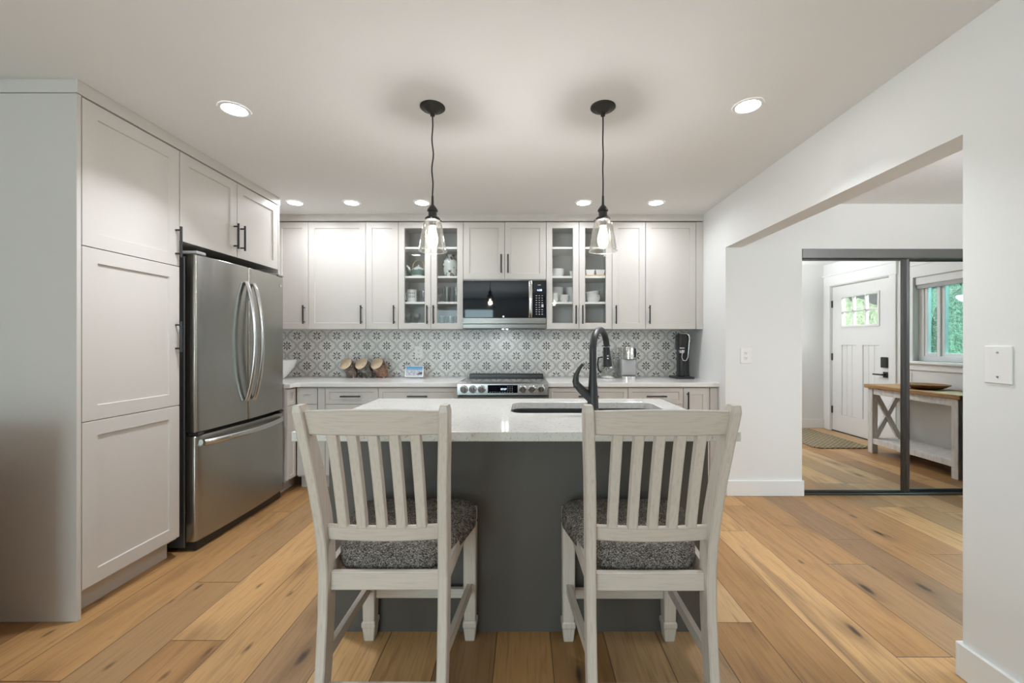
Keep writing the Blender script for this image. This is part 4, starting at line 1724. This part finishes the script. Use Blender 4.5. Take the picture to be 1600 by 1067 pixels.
# single-serve coffee maker
cm = thing('coffee_maker', 'grey and chrome single-cup coffee maker on the right worktop', 'coffee maker', (.955, -.26, CTOP))
b = MB()
b.box(.893, 1.028, -.33, -.12, CTOP + .03, CTOP + .185, .012, 3)
b.build('body', 'grey_pl', cm, 40)
b = MB()
b.loft([[(px_, py_, zz_) for px_, py_ in rrect(.915, 1.015, -.36, -.24, .045)] for zz_ in (CTOP + .186, CTOP + .19, CTOP + .288)] +
       [[(px_, py_, CTOP + .30) for px_, py_ in rrect(.921, 1.009, -.354, -.246, .042)]])
b.build('brew_head', 'chrome', cm, 40)
b = MB()
b.box(.868, .915, -.25, -.12, CTOP + .02, CTOP + .295, .008, 2)
b.build('water_tank', 'cup_glass', cm, 40)
b = MB()
b.loft([[(px_, py_, zz_) for px_, py_ in rrect(.893, 1.030, -.37, -.24, .05)] for zz_ in (CTOP, CTOP + .026)] +
       [[(px_, py_, CTOP + .030) for px_, py_ in rrect(.897, 1.026, -.366, -.244, .048)]])
b.build('drip_tray', 'chrome', cm, 40)
MB().box(1.016, 1.024, -.33, -.27, CTOP + .20, CTOP + .285, .003).build('lever', 'plastic_black', cm)

# black sparkling-water maker
sm = thing('soda_maker', 'tall black sparkling water maker with wire handle by the right wall', 'soda maker', (1.49, -.22, CTOP))
SXc, SYc = 1.515, -.19
MB().box(1.405, 1.575, -.315, -.10, CTOP, CTOP + .018, .006, 2).build('base', 'plastic_black', sm)
b = MB()
b.loft([[(px_, py_, zz_) for px_, py_ in rrect(1.470 + k_, 1.567 - k_, -.225 + k_, -.11 - k_, .03)] for zz_, k_ in ((CTOP + .016, -.006), (CTOP + .04, 0), (CTOP + .40, 0), (CTOP + .425, .008))])
b.build('column', 'plastic_black', sm, 40)
b = MB()
b.loft([[(px_, py_, zz_) for px_, py_ in rrect(1.425 + k_, 1.520 - k_, -.315 + k_, -.20 - k_, .028)] for zz_, k_ in ((CTOP + .268, .004), (CTOP + .275, 0), (CTOP + .405, 0), (CTOP + .418, .008))])
hd_ = b.build('head', 'plastic_black', sm, 40)
MB().box(1.435, 1.478, -.3165, -.3145, CTOP + .283, CTOP + .292).build('maker_mark', 'legend', hd_)
b = MB()
b.tube([(1.515, -.318, CTOP + .27), (1.522, -.318, CTOP + .36), (1.520, -.316, CTOP + .405), (1.500, -.310, CTOP + .422), (1.44, -.30, CTOP + .422)], .0045, 10)
b.tube([(1.515, -.318, CTOP + .27), (1.508, -.318, CTOP + .20), (1.49, -.318, CTOP + .17), (1.465, -.318, CTOP + .172), (1.453, -.318, CTOP + .20), (1.458, -.318, CTOP + .262)], .004, 10)
b.build('wire_handle', 'chrome', sm, 60)
b = MB()
b.lathe([(0, 0), (.02, 0), (.026, .012), (.026, .03), (0, .03)], (1.473, -.262, CTOP + .240), 20)
b.build('bottle_collar', 'chrome', sm, 50)
b = MB()
b.lathe([(0, 0), (.028, 0), (.033, .02), (.031, .14), (.022, .17), (.016, .20), (.016, .225)], (1.473, -.262, CTOP + .019), 24)
b.build('bottle', 'plastic_black', sm, 50)
b = MB()
b.cyl((1.562, -.18, CTOP + .355), (1.605, -.18, CTOP + .355), .012, 16)
b.cyl((1.555, -.20, CTOP + .40), (1.57, -.235, CTOP + .405), .012, 16)
b.build('side_lever', 'steel_bright', sm, 50)

# ------------------------------------------------------------------ inside the glass cabinets
z1_, z2_ = 1.8706, 1.6306
zb = UZ0 + .0176


def lathe_thing(name, label, cat, prof, loc, material, group=None, n=28):
    b = MB()
    b.lathe(prof, loc, n)
    o = b.build(name, material, None, 55)
    # origin at the base, so that materials read local height
    for v in o.data.vertices:
        v.co -= Vector(loc)
    o.location = loc
    return tag(o, label, cat, group)


tpx, tpy = -1.032, -.18
t = thing('teapot', 'painted teapot with cane handle on the second shelf of the left glass cabinet', 'teapot', (tpx, tpy, z1_))
b = MB()
b.lathe([(0, 0), (.045, 0), (.062, .018), (.070, .048), (.062, .08), (.040, .098), (.030, .100)], (tpx, tpy, z1_), 32, cap=False)
b.build('body', 'teapot', t, 60)
b = MB()
b.lathe([(.031, .100), (.026, .108), (.008, .113), (.008, .118), (.011, .124), (0, .130)], (tpx, tpy, z1_), 24)
b.build('lid', 'teapot', t, 60)
b = MB()
b.tube([(tpx - .055, tpy, z1_ + .04), (tpx - .078, tpy, z1_ + .065), (tpx - .09, tpy, z1_ + .098), (tpx - .108, tpy, z1_ + .122)], [.019, .015, .011, .010], 14)
b.build('spout', 'teapot', t, 60)
b = MB()
b.tube([(tpx + .055 * math.cos(PI * k / 12) * (1.0 if k not in (0, 12) else 1), tpy, z1_ + .088 + .085 * math.sin(PI * k / 12) ** .8) for k in range(13)], .0055, 10)
b.build('cane_handle', 'tray_wood', t, 60)
lathe_thing('vase', 'pale vase painted with brown flowers, right side of the left glass cabinet', 'vase',
            [(0, 0), (.042, 0), (.046, .006), (.062, .06), (.074, .115), (.070, .155), (.045, .185), (.036, .192), (.036, .215), (.044, .222), (.040, .222), (.032, .21), (0, .20)], (-.722, -.18, z1_), 'vase')
t = thing('mug', 'white mug with dark print on the third shelf of the left glass cabinet', 'mug', (-1.085, -.2, z2_))
b = MB()
b.lathe([(0, 0), (.044, 0), (.047, .004), (.047, .125), (.044, .125), (.043, .008), (0, .007)], (-1.085, -.2, z2_), 28)
b.build('body', 'porcelain', t, 60)
b = MB()
b.tube([(-1.128, -.2, z2_ + .10), (-1.143, -.2, z2_ + .095), (-1.147, -.2, z2_ + .065), (-1.143, -.2, z2_ + .035), (-1.128, -.2, z2_ + .028)], .006, 10)
b.build('handle', 'porcelain', t, 60)
b = MB()
for r_ in range(2):
    for c_ in range(4):
        a_ = -PI / 2 - .48 + c_ * .34
        ring = []
        z0_ = z2_ + .045 + r_ * .032
        pts_ = [(-1.085 + .0476 * math.cos(a_ + q_), -.2 + .0476 * math.sin(a_ + q_)) for q_ in (0, .12, .24)]
        for (p_, p2_) in zip(pts_, pts_[1:]):
            b.quad((p_[0], p_[1], z0_), (p2_[0], p2_[1], z0_), (p2_[0], p2_[1], z0_ + .024), (p_[0], p_[1], z0_ + .024))
b.build('print', 'grey_pl', t)

tum = [(0, 0), (.030, 0), (.032, .004), (.037, .115), (.035, .115), (.030, .010), (0, .009)]
wine = [(0, 0), (.031, 0), (.030, .003), (.005, .007), (.004, .05), (.008, .056), (.028, .075), (.033, .10), (.029, .135), (.0275, .135), (.031, .10), (.026, .078), (0, .06)]
tall = [(0, 0), (.028, 0), (.030, .004), (.036, .16), (.034, .16), (.028, .012), (0, .011)]
lathe_thing('tumbler', 'etched glass tumbler beside the printed mug, left glass cabinet', 'glass', tum, (-.975, -.2, z2_), 'cup_glass')
lathe_thing('wine_glass', 'stemmed glass on the third shelf below the vase', 'glass', wine, (-.812, -.24, z2_), 'cup_glass')
for k, (gx, lb) in enumerate(((-.755, 'tall clear glass below the vase, left of the pair'), (-.665, 'tall clear glass below the vase, right of the pair'))):
    lathe_thing('tall_glass', lb, 'glass', tall, (gx, -.17, z2_), 'cup_glass', 'tall glasses below the vase')
lathe_thing('wine_glass', 'stemmed glass at the left of the lowest shelf, left glass cabinet', 'glass', wine, (-1.115, -.22, zb), 'cup_glass', 'stemmed glasses on the lowest shelf')
lathe_thing('wine_glass', 'stemmed glass second from left on the lowest shelf', 'glass', wine, (-1.03, -.22, zb), 'cup_glass', 'stemmed glasses on the lowest shelf')
for gx, lb in ((-.80, 'clear tumbler on the lowest shelf right of the stemmed glasses'), (-.715, 'middle clear tumbler in the row on the lowest shelf'), (-.63, 'rightmost clear tumbler in the row on the lowest shelf')):
    lathe_thing('tumbler', lb, 'glass', tum, (gx, -.2, zb), 'cup_glass', 'tumblers on the lowest shelf')


def bowl_prof(r, h, t_=.004):
    return [(0, 0), (r * .55, 0), (r * .6, .003), (r * .88, h * .45), (r, h), (r - t_, h), (r * .86, h * .5), (r * .5, .009), (0, .008)]


def stack(x, y, z, n, step, prof, labels, name, cat, group, tilt_last=0):
    for k in range(n):
        o = lathe_thing(name, labels[k], cat, prof, (x, y, z + k * step), 'porcelain', group)
        if tilt_last and k == n - 1:
            o.rotation_euler = (0, -tilt_last, 0)
            o.location.z += .008


S1 = ['bottom of', 'second in', 'third in', 'fourth in', 'fifth in', 'sixth in', 'seventh in', 'eighth in']
def st_labels(n, desc):
    out = []
    for k in range(n):
        w_ = 'bottom of' if k == 0 else ('top of' if k == n - 1 else S1[k].replace(' in', ' from bottom in'))
        out.append(desc.replace('@', w_))
    return out


# dish cabinet
stack(.305, -.2, z1_, 3, .018, bowl_prof(.068, .045), st_labels(3, 'white bowl, @ the stack on the upper dish shelf'), 'bowl', 'bowl', 'bowls on the upper dish shelf')
t = thing('espresso_cup', 'small white cup on a saucer on the upper dish shelf', 'cup', (.440, -.24, z1_))
b = MB()
b.lathe([(0, .006), (.014, .006), (.018, .02), (.021, .056), (.019, .056), (.016, .02), (0, .012)], (.440, -.24, z1_), 24)
b.build('cup', 'porcelain', t, 60)
b = MB()
b.lathe([(0, 0), (.022, 0), (.036, .006), (.034, .008), (.02, .004), (0, .004)], (.440, -.24, z1_), 24)
b.build('saucer', 'porcelain', t, 60)
o = MB().box(.555, .762, -.31, -.12, z1_, z1_ + .012, .003).build('serving_tray', 'tray_wood')
tag(o, 'light wood tray under two square dishes in the right glass cabinet', 'tray')
for (cx, lb) in ((.61, 'square white dish at the left on the wooden tray'), (.705, 'square white dish at the right on the wooden tray')):
    b = MB()
    z_ = z1_ + .0125
    lo = [(cx + p * .033, -.225 + q_ * .033) for p, q_ in ((-1, -1), (1, -1), (1, 1), (-1, 1))]
    hi = [(cx + p * .043, -.225 + q_ * .043) for p, q_ in ((-1, -1), (1, -1), (1, 1), (-1, 1))]
    hi2 = [(cx + p * .040, -.225 + q_ * .040) for p, q_ in ((-1, -1), (1, -1), (1, 1), (-1, 1))]
    lo2 = [(cx + p * .030, -.225 + q_ * .030) for p, q_ in ((-1, -1), (1, -1), (1, 1), (-1, 1))]
    b.loft([[(*p, z_) for p in lo], [(*p, z_ + .055) for p in hi], [(*p, z_ + .055) for p in hi2], [(*p, z_ + .006) for p in lo2]])
    o = b.build('square_dish', 'porcelain')
    tag(o, lb, 'dish', 'square dishes on the tray')
stack(.305, -.13, z2_, 6, .021, bowl_prof(.066, .05), st_labels(6, 'white bowl, @ the tall stack left on the middle dish shelf'), 'bowl', 'bowl', 'tall left bowl stack')
stack(.455, -.13, z2_, 6, .021, bowl_prof(.060, .05), st_labels(6, 'white bowl, @ the tall centre stack on the dish shelf'), 'bowl', 'bowl', 'tall middle bowl stack')
stack(.272, -.27, z2_, 3, .024, bowl_prof(.036, .036), st_labels(3, 'small white ramekin, @ the front left stack'), 'ramekin', 'ramekin', 'front left ramekins')
stack(.365, -.27, z2_, 2, .026, bowl_prof(.044, .042), st_labels(2, 'small white ramekin, @ the short right stack of ramekins'), 'ramekin', 'ramekin', 'front right ramekins')
stack(.645, -.21, z2_, 3, .024, bowl_prof(.072, .05), st_labels(3, 'white bowl, @ the stack right on the middle dish shelf'), 'bowl', 'bowl', 'right bowl stack', .10)
pp = [(0, 0), (.06, 0), (.075, .003), (.11, .014), (.109, .017), (.072, .006), (0, .005)]
stack(.342, -.19, zb, 4, .006, pp, st_labels(4, 'large white plate, @ the pile on the lowest dish shelf'), 'dinner_plate', 'plate', 'plates on the lowest dish shelf')
